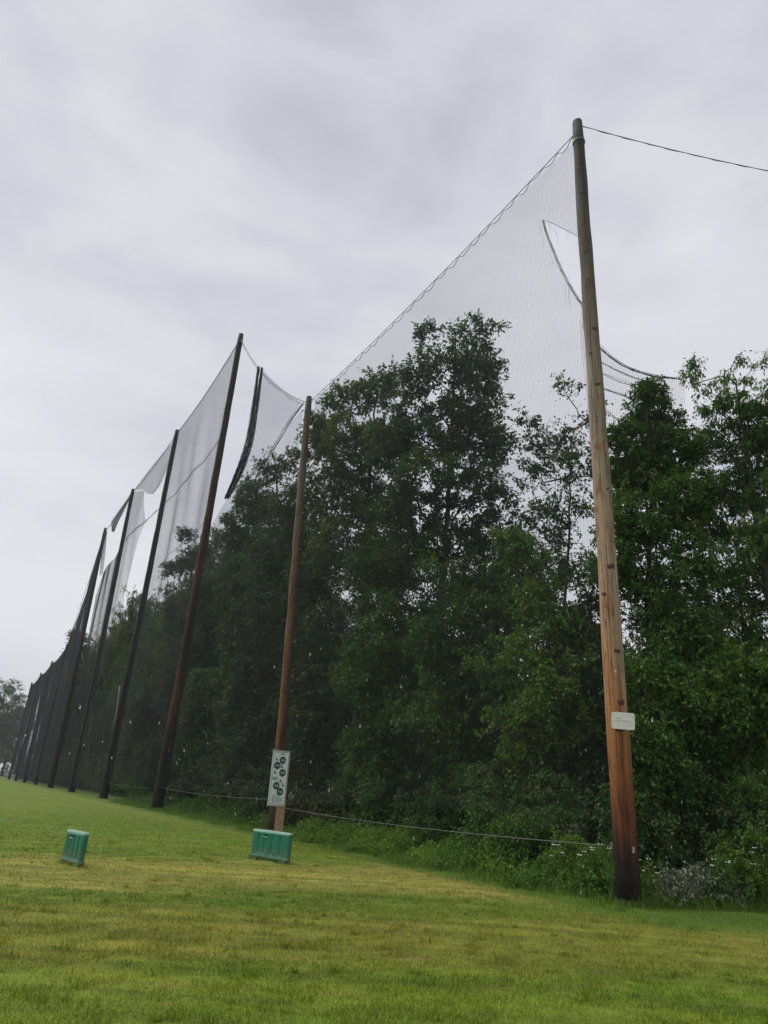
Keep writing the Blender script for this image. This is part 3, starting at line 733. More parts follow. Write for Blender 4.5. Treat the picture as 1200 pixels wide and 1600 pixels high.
photo_tree(7, 880, 5.0, [(888, 602, 24, 18, .9), (925, 650, 20, 30, .6), (858, 690, 42, 30), (820, 660, 18, 22, .8), (900, 720, 36, 40), (835, 735, 34, 28), (880, 790, 42, 36, .8), (835, 810, 30, 30, .8), (870, 860, 40, 36, .8)],
           'sparse tree with bare twigs left of the nearest pole', LEAF_DARK, ncl=760, n_per=16, size=0.135, crad=0.26, r_base=0.12, bare=0.55, outl=0.28, step=0.4, top=(893, 690))
photo_tree(8, 1022, 4.0, [(1012, 612, 26, 24), (1022, 655, 46, 34), (978, 690, 36, 36), (1050, 705, 50, 40), (1000, 745, 60, 42), (1070, 770, 54, 46, .9), (975, 810, 46, 44, .8), (1040, 830, 60, 36, .7), (960, 880, 44, 44, .7), (1010, 900, 60, 40, .6), (1070, 880, 50, 40, .5)],
           'dense pointed tree just right of the nearest pole', LEAF_MID, ncl=1500, n_per=32, size=0.105, crad=0.21, r_base=0.15, outl=0.10)
photo_tree(9, 1240, 3.2, [(1082, 580, 18, 26), (1115, 620, 34, 28, .8), (1150, 580, 26, 26, .3), (1195, 550, 16, 20, .4), (1175, 640, 42, 34), (1120, 690, 46, 40, .8), (1195, 700, 46, 50), (1150, 760, 60, 34), (1235, 640, 50, 70), (1240, 780, 60, 60), (1110, 800, 50, 40, .8), (1190, 830, 46, 40, .8), (1120, 870, 60, 36, .4)],
           'loose-crowned tree with hanging narrow leaves at the right edge', LEAF_MID, ncl=1250, n_per=24, size=0.13, crad=0.20, r_base=0.20, outl=0.16, aspect=0.34, droop=1.0, top=(1150, 600))
photo_tree(10, 1180, 5.5, [(1150, 850, 60, 40, .6), (1190, 900, 60, 60), (1110, 920, 60, 46, .8), (1160, 1000, 70, 70), (1080, 1000, 60, 60)],
           'mid green tree low at the right edge, above the pale weeds', LEAF_MID, ncl=760, n_per=34, size=0.11, crad=0.25, r_base=0.14)
photo_tree(12, 790, 6.5, [(770, 850, 60, 40, .8), (820, 880, 50, 40, .8), (740, 910, 60, 40), (810, 940, 60, 40), (860, 900, 40, 40, .7)],
           'pale green tree seen low between the tallest tree and the sparse tree', LEAF_BRIGHT, ncl=620, n_per=30, size=0.14, crad=0.3, r_base=0.13, outl=0.12)
# understorey that fills the wood edge
US = [(490, 2.6, [(490, 900, 50, 60), (510, 990, 60, 60), (480, 1080, 56, 60), (520, 1130, 60, 60), (475, 1170, 46, 50), (500, 1220, 50, 40)], 'dark understorey tree right behind the sign pole', LEAF_DARK, 0.17, 640),
      (600, 2.6, [(590, 900, 60, 50), (620, 980, 66, 60), (570, 1050, 60, 60), (630, 1110, 66, 60), (580, 1180, 60, 50), (620, 1225, 60, 40)], 'mid green understorey tree right of the sign, at mid height', LEAF_MID, 0.15, 700),
      (715, 3.0, [(720, 890, 66, 36, .6), (760, 950, 70, 50), (700, 1010, 66, 56), (760, 1070, 66, 60), (700, 1130, 70, 60), (750, 1190, 60, 50)], 'understorey tree below the tallest tree crown', LEAF_MID, 0.14, 720),
      (840, 2.6, [(800, 850, 36, 36, .8), (840, 940, 50, 40, .7), (870, 1000, 56, 46), (810, 1040, 60, 50), (870, 1100, 66, 60), (820, 1150, 60, 50), (860, 1210, 56, 44)], 'bright understorey tree left of the nearest pole at mid height', LEAF_BRIGHT, 0.12, 720),
      (930, 4.0, [(930, 900, 40, 40, .7), (910, 980, 56, 50), (950, 1050, 60, 60), (910, 1120, 60, 60), (930, 1200, 60, 50)], 'dark understorey tree directly behind the nearest pole', LEAF_DARK, 0.12, 620),
      (1050, 3.0, [(1020, 940, 50, 40, .8), (1070, 1000, 66, 56), (1020, 1070, 66, 56), (1090, 1100, 66, 60), (1040, 1150, 66, 50), (1090, 1210, 60, 40)], 'mid green understorey tree right of the white plate', LEAF_MID, 0.11, 760),
      (1150, 2.2, [(1150, 1060, 60, 50), (1110, 1120, 60, 46), (1180, 1150, 56, 60), (1130, 1200, 60, 46), (1200, 1080, 50, 60), (1160, 1260, 60, 40)], 'bright leafy understorey tree at the right edge', LEAF_BRIGHT, 0.10, 760),
      (400, 2.8, [(395, 1050, 50, 50), (372, 1110, 40, 50), (405, 1150, 40, 50), (380, 1200, 40, 36)], 'dark understorey tree left of the sign', LEAF_DARK, 0.19, 600),
      (315, 3.0, [(320, 1090, 40, 44), (300, 1150, 36, 44), (330, 1180, 36, 36)], 'low mid green tree right of the third pole', LEAF_MID, 0.22, 520),
      (228, 3.4, [(226, 1110, 30, 44), (212, 1160, 28, 40), (240, 1180, 28, 30)], 'low dark tree left of the third pole', LEAF_DARK, 0.26, 480),
      (1000, 2.0, [(1010, 1160, 50, 40), (1040, 1210, 50, 44), (990, 1240, 46, 44), (1030, 1290, 50, 40)], 'leafy sapling right behind the foot of the nearest pole', LEAF_MID, 0.095, 520)]
for i, (bx, ex, lb, lab, mt, sz, ncl) in enumerate(US):
    photo_tree(50 + i, bx, ex, lb, lab, mt, ncl=ncl, n_per=32, size=sz, crad=sz * 2.2, r_base=0.09, outl=0.10, name='understorey_tree', group='understorey trees behind the net')

# wood behind: three templates copied at many places
def template(seed, H, leafm, wide):
    lobes = [(np.array([0, 0, H * 0.80]), np.array([wide * .55, wide * .55, H * 0.18]), 1), (np.array([wide * .4, .3, H * 0.60]), np.array([wide * .6, wide * .6, H * 0.17]), 1), (np.array([-wide * .45, 0, H * 0.55]), np.array([wide * .6, wide * .6, H * 0.18]), 1),
             (np.array([0.2, -wide * .4, H * 0.40]), np.array([wide * .75, wide * .6, H * 0.18]), 1), (np.array([0, wide * .2, H * 0.22]), np.array([wide * .85, wide * .8, H * 0.18]), 1)]
    trunk = np.array([[0, 0, -0.2], [0.1, 0, H * .3], [-0.1, .1, H * .65], [0, 0, H * .93]])
    tv, br, lv = grow(seed, trunk, lobes, 620, 56, 0.17, 0.52, 0.2, outl=0.10)
    return mesh('trunk', *tv, BARK, smooth=True), mesh('branches', *br, TWIG), mesh('crown', lv[0], lv[1], leafm, attr=lv[2])
TPL = [template(201, 14, LEAF_DARK, 3.4), template(202, 13, LEAF_MID, 3.6), template(203, 15, LEAF_OLIVE, 3.2)]
def tree_copy(t, loc, s, rz, label, group, sz=None):
    root = empty('deciduous_tree', loc, rz); root.scale = (s, s, sz or s)
    for nm, me in zip(('trunk', 'branches', 'crown'), TPL[t]):
        o = obj(nm, me, root)
        if nm == 'branches': o['kind'] = 'stuff'
    return tag(root, label, 'tree', group)
rngT = np.random.default_rng(77)
def scatter(ix_list, extra, tops, label, group, cap=9.0):
    for ix, iy in zip(ix_list, tops):
        D = row_range(ix, extra + rngT.uniform(-1.2, 1.2), iy)
        p = at_range(ix, iy, D); H = p[2]; t = int(rngT.integers(3)); base_h = (14, 13, 15)[t]
        s = H / (base_h * 1.02)
        tree_copy(t, (p[0], p[1], 0), min(max(s, 0.6), cap), rngT.uniform(0, 6.28), label, group, sz=max(s, 0.6))
BG = 'background trees deep in the wood'
scatter([520, 650, 780, 905, 1010, 1110, 1215], 9, [890, 935, 945, 970, 970, 1000, 980], 'shaded tree deep in the wood, behind the front row of trees', BG)
scatter([460, 590, 720, 850, 960, 1070, 1170, 1290], 15, [930, 960, 985, 990, 1000, 1010, 1010, 980], 'shaded tree deep in the wood, behind the front row of trees', BG)
scatter([400, 550, 690, 830, 950, 1080, 1210], 24, [985, 1010, 1030, 1040, 1050, 1050, 1040], 'shaded tree deep in the wood, behind the front row of trees', BG)
scatter([572, 668, 740], 6.5, [890, 875, 880], 'shaded tree deep in the wood, behind the front row of trees', BG, cap=0.9)
FARG = 'tall trees behind the netting'
for k, (xs_, ts_) in enumerate([([470, 432, 398, 366, 338], [745, 745, 770, 785, 800]), ([312, 290, 268, 250, 234], [850, 880, 905, 912, 908]), ([218, 203, 189, 176], [905, 930, 955, 970]), ([163, 150, 139, 128], [1000, 1010, 1000, 992])]):
    scatter(xs_, 6.6, ts_, 'tall tree behind the netting between ' + gap_name(k + 1), FARG, cap=1.05)
    scatter(xs_[1::2], 14.0, [t_ + 60 for t_ in ts_[1::2]], 'shaded tree deep behind the netting between ' + gap_name(k + 1), FARG, cap=1.5)
for i in range(24):
    k = i // 4; p = P1 + ROW * (GAP * 5 + 1 + i * 3.6) + NRM * (8.0 + 1.2 * math.sin(i * 2.1)); t = i % 3
    sz_ = rngT.uniform(20, 25) / (14, 13, 15)[t]
    tree_copy(t, (p[0], p[1], 0), 1.1, i * 1.1, 'small far tree behind the dark netting of the farthest poles', 'trees behind the far netting', sz=sz_)
for i, (ix, iy, D) in enumerate([(-330, 1060, 255), (-240, 1040, 275), (-165, 1055, 260), (-95, 1045, 265), (-40, 1058, 255), (-8, 1062, 260), (14, 1052, 262), (36, 1075, 268)]):
    p = at_range(ix, iy, D); t = 1; s = p[2] / (14, 13, 15)[t]
    tree_copy(t, (p[0], p[1], 0), s, i * 1.7, 'hazy far tree at the left edge beyond the end of the netting', 'hazy far trees', sz=s * 1.0)

# ------------------------------------------------------------------ shrubs along the foot of the wood
def shrub_mesh(seed, H, W, leafm, ncl, n_per, size, aspect=0.55, droop=0.3):
    lobes = [(np.array([0, 0, H * .55]), np.array([W * .8, W * .8, H * .45]), 1), (np.array([W * .6, 0, H * .35]), np.array([W * .6, W * .6, H * .35]), 1), (np.array([-W * .6, .1, H * .33]), np.array([W * .6, W * .6, H * .33]), 1)]
    tv, br, lv = grow(seed, np.array([[0, 0, -.1], [0.05, 0, H * .3], [0, 0.05, H * .75]]), lobes, ncl, n_per, size, size * 2.4, 0.03, outl=0.10, aspect=aspect, droop=droop, step=0.3)
    return join([tv, br]), lv, leafm
SH = [shrub_mesh(301, 2.6, 1.3, LEAF_MID, 260, 26, 0.085), shrub_mesh(302, 2.0, 1.2, LEAF_DARK, 240, 26, 0.09), shrub_mesh(303, 1.6, 1.0, LEAF_RED, 200, 22, 0.09),
      shrub_mesh(304, 1.5, 0.9, LEAF_BRIGHT, 240, 24, 0.075), shrub_mesh(305, 1.25, 0.9, LEAF_GREY, 170, 15, 0.115, 0.38, 0.7)]
SHM = [(mesh('stems', *a, TWIG), mesh('foliage', b[0], b[1], c, attr=b[2])) for a, b, c in SH]
def shrub(t, ix, extra, s, label, rz):
    D = row_range(ix, extra); p = at_range(ix, 1300, D)
    root = empty('shrub', (p[0], p[1], 0), rz); root.scale = (s, s, s)
    for nm, me in zip(('stems', 'foliage'), SHM[t]): obj(nm, me, root)['kind'] = 'stuff'
    return tag(root, label, 'shrub', 'shrubs along the foot of the wood')
for i, (t, ix, ex, s, lab) in enumerate([
    (2, 470, 1.4, 1.0, 'brownish low shrub right of the foot of the sign pole'), (2, 520, 1.6, 1.1, 'brownish leafed shrub at the lawn edge, second right of the sign'),
    (1, 560, 2.2, 1.3, 'dark shrub behind the pale cord, right of the brownish shrubs'), (0, 610, 2.6, 1.2, 'tall dark shrub under the cord midway between sign and tallest tree'),
    (1, 660, 2.4, 1.2, 'dark shrub below the trunk of the tallest tree'), (0, 715, 2.2, 1.0, 'green shrub right of the trunk of the tallest tree, behind the cord'),
    (0, 770, 1.8, 1.0, 'green shrub behind the rough grass, midway along the pale cord'), (3, 812, 1.0, 0.95, 'bright shrub at the lawn edge left of the weeds'),
    (0, 860, 1.6, 0.9, 'mid green shrub behind the weeds left of the nearest pole'), (3, 890, 0.6, 0.72, 'bright shrub with fine leaves beside the foot of the nearest pole'),
    (3, 935, 0.5, 0.62, 'small bright shrub touching the left side of the nearest pole'), (1, 955, 2.0, 1.0, 'dark shrub directly behind the foot of the nearest pole'),
    (1, 1030, 2.0, 1.0, 'dark shrub behind the pale weeds right of the nearest pole'), (4, 1050, 0.5, 0.60, 'pale grey-leaved shrub right of the foot of the nearest pole'),
    (4, 1095, 0.6, 0.68, 'pale grey-leaved shrub midway to the right edge'), (3, 1160, 0.7, 0.95, 'bright green shrub with white flowers near the right edge'),
    (0, 1200, 1.2, 0.95, 'mid green shrub cut by the right edge at the lawn'), (1, 1110, 2.2, 1.2, 'dark shrub behind the pale grey-leaved ones'),
    (1, 400, 2.0, 1.2, 'dark shrub left of the foot of the sign pole'), (0, 350, 2.6, 1.3, 'dark green shrub between sign pole and third pole'),
    (1, 300, 2.6, 1.4, 'dark shrub right of the foot of the third pole'), (0, 215, 3.0, 1.5, 'dark shrub between the third and fourth pole feet'), (0, 245, 4.0, 1.9, 'tall shrub just left of the third pole foot'), (1, 190, 4.0, 2.0, 'dark shrub just right of the fourth pole foot'), (0, 262, 6.0, 2.0, 'big dark shrub half hidden by the third pole foot')]):
    shrub(t, ix, ex, s, lab, i * 1.3)

for i in range(22):
    p = P1 + ROW * (GAP * 3 + 4 + i * 5.6) + NRM * (4.6 + .8 * math.sin(i * 1.7))
    root = empty('shrub', (p[0], p[1], 0), i * 1.9); root.scale = (1.9, 1.9, 1.7)
    for nm, me in zip(('stems', 'foliage'), SHM[i % 2]): obj(nm, me, root)['kind'] = 'stuff'
    tag(root, 'dark shrub at the foot of the netting left of the fourth pole', 'shrub', 'shrubs along the foot of the far netting')
# tall weeds with white flower heads
WHITE = simple('white_petals', (0.75, 0.76, 0.72), 0.6, 0.3)
STEM = simple('weed_stem', (0.07, 0.11, 0.03), 0.6, 0.3)
def weed(ix, extra, h, seed, label):
    rng = np.random.default_rng(seed); D = row_range(ix, extra); p = at_range(ix, 1300, D)
    root = empty('flowering_weed', (p[0], p[1], 0)); st, heads, lc = [], [], []
    for i in range(4):
        a = rng.uniform(0, 6.28); hh = h * rng.uniform(0.7, 1.0); tip = np.array([math.cos(a) * .18, math.sin(a) * .18, hh])
        pts = bez([[0, 0, -.02], [tip[0] * .35, tip[1] * .35, hh * .55], tip], 6); st.append(tube(pts, np.linspace(.006, .003, len(pts)), 4))
        for z in np.linspace(.2, .9, 6): lc.append(np.array([tip[0] * z, tip[1] * z, hh * z]))
        for j in range(5):
            b_ = rng.uniform(0, 6.28); e_ = tip + np.array([math.cos(b_) * .035, math.sin(b_) * .035, .03])
            st.append(tube(np.array([tip, e_]), [.002, .002], 3))
            d = tube(np.array([e_, e_ + [0, 0, .008], e_ + [0, 0, .016]]), [.007, .014, .006], 6); heads.append(d)
    obj('stem', mesh('stem', *join(st), STEM), root); obj('flower_head', mesh('flower_head', *join(heads), WHITE), root)
    lv = leaves(rng, np.array(lc), 9, 0.07, 0.07, 0.4, 0.4); obj('leaf', mesh('leaf', lv[0], lv[1], LEAF_BRIGHT, attr=lv[2]), root)
    for c_ in root.children: c_['kind'] = 'stuff'
    tag(root, label, 'weed', 'flowering weeds at the lawn edge')
for i, (ix, ex, h, lab) in enumerate([(950, -0.1, 0.95, 'white-flowered weed leaning on the left of the nearest pole'), (912, 0.1, 0.9, 'white-flowered weed left of the nearest pole, second from it'),
    (875, 0.2, 0.8, 'white-flowered weed in front of the bright shrub, third left of the nearest pole'), (1008, 0.1, 0.72, 'white-flowered weed close on the right of the nearest pole'),
    (1122, 0.2, 0.9, 'white-flowered weed between the pale shrubs and the right edge'), (1182, 0.1, 1.0, 'white-flowered weed nearest the right edge')]):
    weed(ix, ex, h, 400 + i, lab)

Ds = math.hypot(*(CAM + ray(434, 1328) * ((0.05 - EYE) / ray(434, 1328)[2]))[:2])
sb = at_range(432, 1328, Ds); sb[2] = gz(np.array(sb[0]), np.array(sb[1]))
# rough grass strip (uncountable)
rng = np.random.default_rng(9)
def blades(n, x, y, z, h, wd, lean):
    a = rng.uniform(0, 2 * math.pi, n); b = rng.uniform(0, 2 * math.pi, n)
    dx, dy = np.cos(a) * wd / 2, np.sin(a) * wd / 2; l = lean * rng.uniform(0.2, 1, n) * h
    V = np.stack([np.stack([x - dx, y - dy, z - .004], 1), np.stack([x + dx, y + dy, z - .004], 1), np.stack([x + np.cos(b) * l, y + np.sin(b) * l, z + h * np.sqrt(np.maximum(0.1, 1 - (lean * .6) ** 2))], 1)], 1).reshape(-1, 3)
    return V, np.arange(n * 3).reshape(-1, 3)
def edge_pts(n, q0, q1, smax):
    s = rng.uniform(-0.5, smax, n); q = rng.uniform(q0, q1, n) + 0.25 * np.sin(s * 1.7) + rng.normal(0, .12, n)
    return P1[0] + ROW[0] * s + NRM[0] * q, P1[1] + ROW[1] * s + NRM[1] * q
x, y = edge_pts(60000, -0.7, 2.2, 46)
h = rng.uniform(0.06, 0.36, len(x)) * np.clip(0.55 + 0.4 * np.sin(x * 2.1) * np.cos(y * 1.3), 0.25, 1)
V1, F1 = blades(len(x), x, y, gz(x, y), h, rng.uniform(.008, .018, len(x)), 0.7)
t_ = rng.uniform(0, 1, 9000); q_ = rng.uniform(-0.25, 1.3, 9000)
ex_ = P0 - P1; x2 = P1[0] + ex_[0] * t_ * 0.55; y2 = P1[1] + ex_[1] * t_ * 0.55 + q_
V2, F2 = blades(len(x2), x2, y2, gz(x2, y2), rng.uniform(.08, .34, len(x2)), rng.uniform(.008, .016, len(x2)), 0.7)
Vr, Fr = join([(V1, F1), (V2, F2)])
ro = obj('rough_grass', mesh('rough_grass', Vr, Fr, BLADE, attr=rng.uniform(0, .9, len(Fr))))
tag(ro, 'rough unmown grass along the foot of the wood', 'grass', kind='stuff')
rngU = np.random.default_rng(12)
def undergrowth(n, q0, q1, s0, s1, hmax, mat, size, label):
    s_ = rngU.uniform(s0, s1, n); q = rngU.uniform(q0, q1, n) + .3 * np.sin(s_ * 1.9) + .2 * np.sin(s_ * 4.3 + 1)
    lump = .35 + .65 * np.clip(.5 + .5 * np.sin(s_ * 2.3 + 1) * np.cos(s_ * .9) + rngU.normal(0, .15, n), 0, 1)
    front = sstep((q - q0 + .2) / .9)
    c = P1 + ROW * s_[:, None] + NRM * q[:, None]; c[:, 2] = .06 + rngU.uniform(0, 1, n) * hmax * lump * (.25 + .75 * front)
    lv = leaves(rngU, c, 16, size * 1.7, size, .42, .1)
    o = obj('undergrowth', mesh('undergrowth', lv[0], lv[1], mat, attr=lv[2])); tag(o, label, 'undergrowth', kind='stuff')
undergrowth(2300, -0.35, 1.7, .5, 15, .75, LEAF_BRIGHT, .075, 'bright leafy undergrowth between the lawn and the shrubs')
undergrowth(1500, 0.3, 3.2, 14, 46, .7, LEAF_MID, .11, 'dark leafy undergrowth at the foot of the netting left of the sign')
# tufts round the pole foot and mown blades on the tee
N = 480000
r_ = 5.4 * (48 / 5.4) ** rng.uniform(0, 1, N); az = rng.uniform(-0.66, 0.62, N)
x = r_ * np.sin(az); y = r_ * np.cos(az)
q = (x - P1[0]) * NRM[0] + (y - P1[1]) * NRM[1]
keep = (rng.uniform(0, 1, N) > sstep((r_ - 16) / 32)) & (q < -0.3) | ((x > P1[0]) & (y < P1[1] + 0.05 + (x - P1[0]) * .09)); x, y, r_ = x[keep], y[keep], r_[keep]
n = len(x)
V3, F3 = blades(n, x, y, gz(x, y), rng.uniform(.010, .034, n) * (0.6 + 0.9 * rng.beta(1.2, 4, n) * 2.2) * (1 + .012 * r_), rng.uniform(.004, .008, n) * (0.6 + r_ * .07), 0.85)
feet = [(P1[0], P1[1], .30, 420), (float(sb[0]), float(sb[1]), .2, 200)] + [(pole_pos(k)[0], pole_pos(k)[1], .42, 260) for k in (1, 2, 3, 4)]
for dl, dr in (((98, 1348), (126, 1356)), ((393, 1341), (451, 1351))):
    a_ = CAM + ray(*dl) * ((0.12 - EYE) / ray(*dl)[2]); b_ = CAM + ray(*dr) * ((0.12 - EYE) / ray(*dr)[2])
    for t_ in np.linspace(0, 1, 7): feet.append((a_[0] + (b_[0] - a_[0]) * t_, a_[1] + (b_[1] - a_[1]) * t_, .10, 60))
fx, fy, fh = [], [], []
for cx_, cy_, rr_, nn_ in feet:
    a_ = rng.uniform(0, 6.28, nn_); d_ = rr_ * rng.uniform(.55, 1.25, nn_); fx.append(cx_ + np.cos(a_) * d_); fy.append(cy_ + np.sin(a_) * d_); fh.append(rng.uniform(.04, .13, nn_) * (1.4 if rr_ > .25 else 1))
nt = 900
tr_ = 5.6 * (22 / 5.6) ** rng.uniform(0, 1, nt); ta_ = rng.uniform(-.64, .6, nt)
for cx_, cy_ in zip(tr_ * np.sin(ta_), tr_ * np.cos(ta_)):
    if (cx_ - P1[0]) * NRM[0] + (cy_ - P1[1]) * NRM[1] > -.6: continue
    nn_ = int(rng.integers(14, 40)); sp_ = rng.uniform(.02, .09)
    fx.append(cx_ + rng.normal(0, sp_, nn_)); fy.append(cy_ + rng.normal(0, sp_ * .7, nn_)); fh.append(rng.uniform(.03, .075, nn_))
fx, fy, fh = map(np.concatenate, (fx, fy, fh))
V3, F3 = join([(V3, F3), blades(len(fx), fx, fy, gz(fx, fy), fh, rng.uniform(.006, .014, len(fx)), .6)]); n = len(F3)
lo = obj('mown_grass', mesh('mown_grass', V3, F3, BLADE, attr=rng.uniform(0, 1, n) ** 1.3))
tag(lo, 'short mown grass blades of the tee in front', 'grass', kind='stuff')

# ------------------------------------------------------------------ green range dividers
def plastic():
    m, t, out = newmat('green_plastic')
    co = t.add('ShaderNodeTexCoord').outputs['Object']
    n = t.noise(co, 6, 4); z = t.add('ShaderNodeSeparateXYZ', {0: co}).outputs[2]
    col = t.ramp(n, [(0.3, (0.002, 0.112, 0.058)), (0.7, (0.006, 0.160, 0.088))])
    dirt = t.noise(co, 16, 5, 0.7)
    f = t.math('MULTIPLY', t.step(dirt, 0.42, 0.6), t.math('SUBTRACT', 1.0, t.step(z, 0.08, 0.34)))
    scuff = t.noise(t.map(co, (3, 3, 14)), 4.0, 5, 0.7)
    col = t.mix(t.math('MULTIPLY', t.step(scuff, 0.56, 0.7), 0.25), col, (0.10, 0.26, 0.20))
    col = t.mix(t.math('MULTIPLY', f, 0.75), col, (0.16, 0.14, 0.11))
    p = t.add('ShaderNodeBsdfPrincipled', {'Base Color': col, 'Roughness': 0.38, 'Specular IOR Level': 0.5})
    t.l.new(p.outputs[0], out.inputs['Surface']); return m
GREEN = plastic(); GREEN_SHEEN = simple('sky_sheen_green', (0.42, 0.62, 0.52), 0.25, 0.6, var=0.2)  # pale mint paints the sky's reflection on top edge and lip
SLOT_SHADE = simple('slot_shade', (0.004, 0.03, 0.02), 0.7, 0.2)
def divider(loc, rz, W, H, T, label):
    root = empty('range_divider', loc, rz)
    # front and back skins with pressed vertical grooves, rounded corners, belly waisted at the foot
    nu, nv = 61, 31
    u = np.linspace(-1, 1, nu); v = np.linspace(0, 1, nv); U, Vv = np.meshgrid(u, v)
    rc = 0.035; Hh = H - 0.03
    def outline(vv):
        zz = vv * Hh; e = np.minimum(zz, Hh - zz); e = np.clip(e, 0, rc); return W / 2 - (rc - np.sqrt(np.maximum(rc ** 2 - (rc - e) ** 2, 0)))
    half = outline(Vv)
    Xg = U * half; Zg = 0.03 + Vv * Hh
    gro = np.zeros_like(U)
    for gx in (-0.62, -0.30, 0.10, 0.55):
        gro += np.exp(-((U - gx) / 0.045) ** 2) * sstep((Vv - .16) / .06) * sstep((.90 - Vv) / .06)
    lower = sstep((.14 - Vv) / .05) * 0.012
    edge_ = np.clip((half - np.abs(Xg)) / 0.035, 0, 1); edgez = np.clip(np.minimum(Zg - 0.03, H - Zg) / 0.035, 0, 1)
    th = T / 2 * (0.55 + 0.45 * np.sqrt(np.clip(edge_, 0, 1)) * np.sqrt(edgez)) + lower - 0.022 * np.clip(gro, 0, 1)
    fr = np.stack([Xg, -th, Zg], 2).reshape(-1, 3); bk = np.stack([Xg, th, Zg], 2).reshape(-1, 3)
    idn = np.arange(nu * nv).reshape(nv, nu)
    Ff = np.stack([idn[:-1, :-1], idn[:-1, 1:], idn[1:, 1:], idn[1:, :-1]], 2).reshape(-1, 4)
    o_ = nu * nv; per = np.concatenate([idn[0, :], idn[1:, -1], idn[-1, -2::-1], idn[-2:0:-1, 0]])
    pn = np.roll(per, -1); Fs = np.stack([per, per + o_, pn + o_, pn], 1)
    obj('panel', mesh('panel', np.vstack([fr, bk]), np.vstack([Ff, Ff[:, ::-1] + o_, Fs]), GREEN, smooth=True), root)
    # hand slot: dark block paints the shade of an opening, with a raised lip
    for s_ in (-1, 1):
        bv, bf = box(-W * .12, s_ * (T / 2 + .004), H * .86, .13, .012, .045); obj('hand_slot', mesh('hand_slot', bv, bf, SLOT_SHADE), root)
    bv, bf = box(-W * .12, -(T / 2 + .009), H * .815, .14, .016, .012); obj('slot_lip', mesh('slot_lip', bv, bf, GREEN_SHEEN), root)
    bv, bf = box(0, 0, H + .004, W - .012, T * .80, .034); obj('top_edge', mesh('top_edge', bv, bf, GREEN_SHEEN), root)
    for s_ in (-1, 1):
        bv, bf = box(s_ * W * .36, 0, .02, .16, T * 1.5, .045); obj('foot', mesh('foot', bv, bf, GREEN), root)
    return tag(root, label, 'divider', 'green plastic tee dividers')
def div_at(pl, pr, H, label):
    a = at_range(*pl, 1); a = CAM + ray(*pl) * ((0.12 - EYE) / ray(*pl)[2]); b = CAM + ray(*pr) * ((0.12 - EYE) / ray(*pr)[2])
    c = (a + b) / 2; d = b - a; W = math.hypot(d[0], d[1])
    divider((c[0], c[1], gz(np.array(c[0]), np.array(c[1]))), math.atan2(d[1], d[0]), W, H, 0.10, label)
div_at((98, 1348), (126, 1356), 0.53, 'green plastic tee divider standing alone on the left lawn')
div_at((393, 1341), (451, 1351), 0.57, 'wide green plastic tee divider in front of the sign post')

# ------------------------------------------------------------------ yardage sign on a timber post
SIGNW = simple('white_sign_board', (0.70, 0.74, 0.74), 0.45, 0.4, var=0.05, vscale=6)
SIGNG = simple('dark_green_print', (0.030, 0.085, 0.085), 0.5, 0.3)
SIGNT = simple('teal_print', (0.20, 0.40, 0.38), 0.5, 0.3)
SIGNF = simple('grey_frame', (0.36, 0.40, 0.40), 0.5, 0.4)
POST = simple('pale_timber', (0.30, 0.20, 0.12), 0.7, 0.3, var=0.35, vscale=12, bump=0.3)
face = math.atan2(-sb[0], sb[1]) * -1.0
post = empty('sign_post', sb, 0.15)
t1_ = at_range(433, 1182, Ds)[2]
bv, bf = box(0, 0.06, t1_ / 2 - .1, .23, .13, t1_ + .2)
obj('post', mesh('post', bv, bf, POST), post)
tag(post, 'pale timber post under the tall yardage sign', 'post')
sgn = empty('yardage_sign', sb, 0.55)
c_tl, c_tr, c_bl, c_br = [(427.5, 1175), (449.5, 1172), (421.3, 1257.5), (443.3, 1258.3)]
top_c = at_range(432.0, 1173.5, Ds); bot_c = at_range(426.5, 1258, Ds)
SH_ = np.linalg.norm(top_c - bot_c); SW_ = 22.0 * (-(ROT.T @ (bot_c - CAM))[2]) / FPX / math.cos(0.55) * 1.02
zc = (top_c[2] + bot_c[2]) / 2 - sb[2]
mid = (top_c + bot_c) / 2 - sb
ca, sa = math.cos(-0.55), math.sin(-0.55); ox = mid[0] * ca - mid[1] * sa
board = obj('board', mesh('board', *box(0, 0, 0, SW_, .03, SH_), SIGNW), sgn); board.location = (ox, -0.16, zc); board.rotation_euler = (0, 0.0, 0)
def sbox(name, u, v, wu, wv, mat, dy=-0.019, th=.008):
    obj(name, mesh(name, *box(u * SW_, dy, v * SH_, wu * SW_, th, wv * SH_), mat), board)
def sdisc(u, v, r, mat, dy=-0.019, name='disc', k=20):
    th = np.arange(k) * 2 * math.pi / k
    V_ = np.vstack([np.stack([u * SW_ + r * np.cos(th), np.full(k, dy), v * SH_ + r * np.sin(th)], 1), np.stack([u * SW_ + r * np.cos(th), np.full(k, -0.014), v * SH_ + r * np.sin(th)], 1), [[u * SW_, dy, v * SH_]], [[u * SW_, -.014, v * SH_]]])
    i = np.arange(k); j = (i + 1) % k
    F_ = np.vstack([np.stack([i, j, np.full(k, 2 * k), np.full(k, 2 * k)], 1)[:, :3], np.stack([i, i + k, j], 1), np.stack([j, i + k, j + k], 1)])
    obj(name, mesh(name, V_, F_, mat), board)
for v_ in (-.5, .5): sbox('frame_rail', 0, v_, 1.06, .018, SIGNF, 0, .05)
for u_ in (-.5, .5): sbox('frame_stile', u_, 0, .05, 0.98, SIGNF, 0, .05)
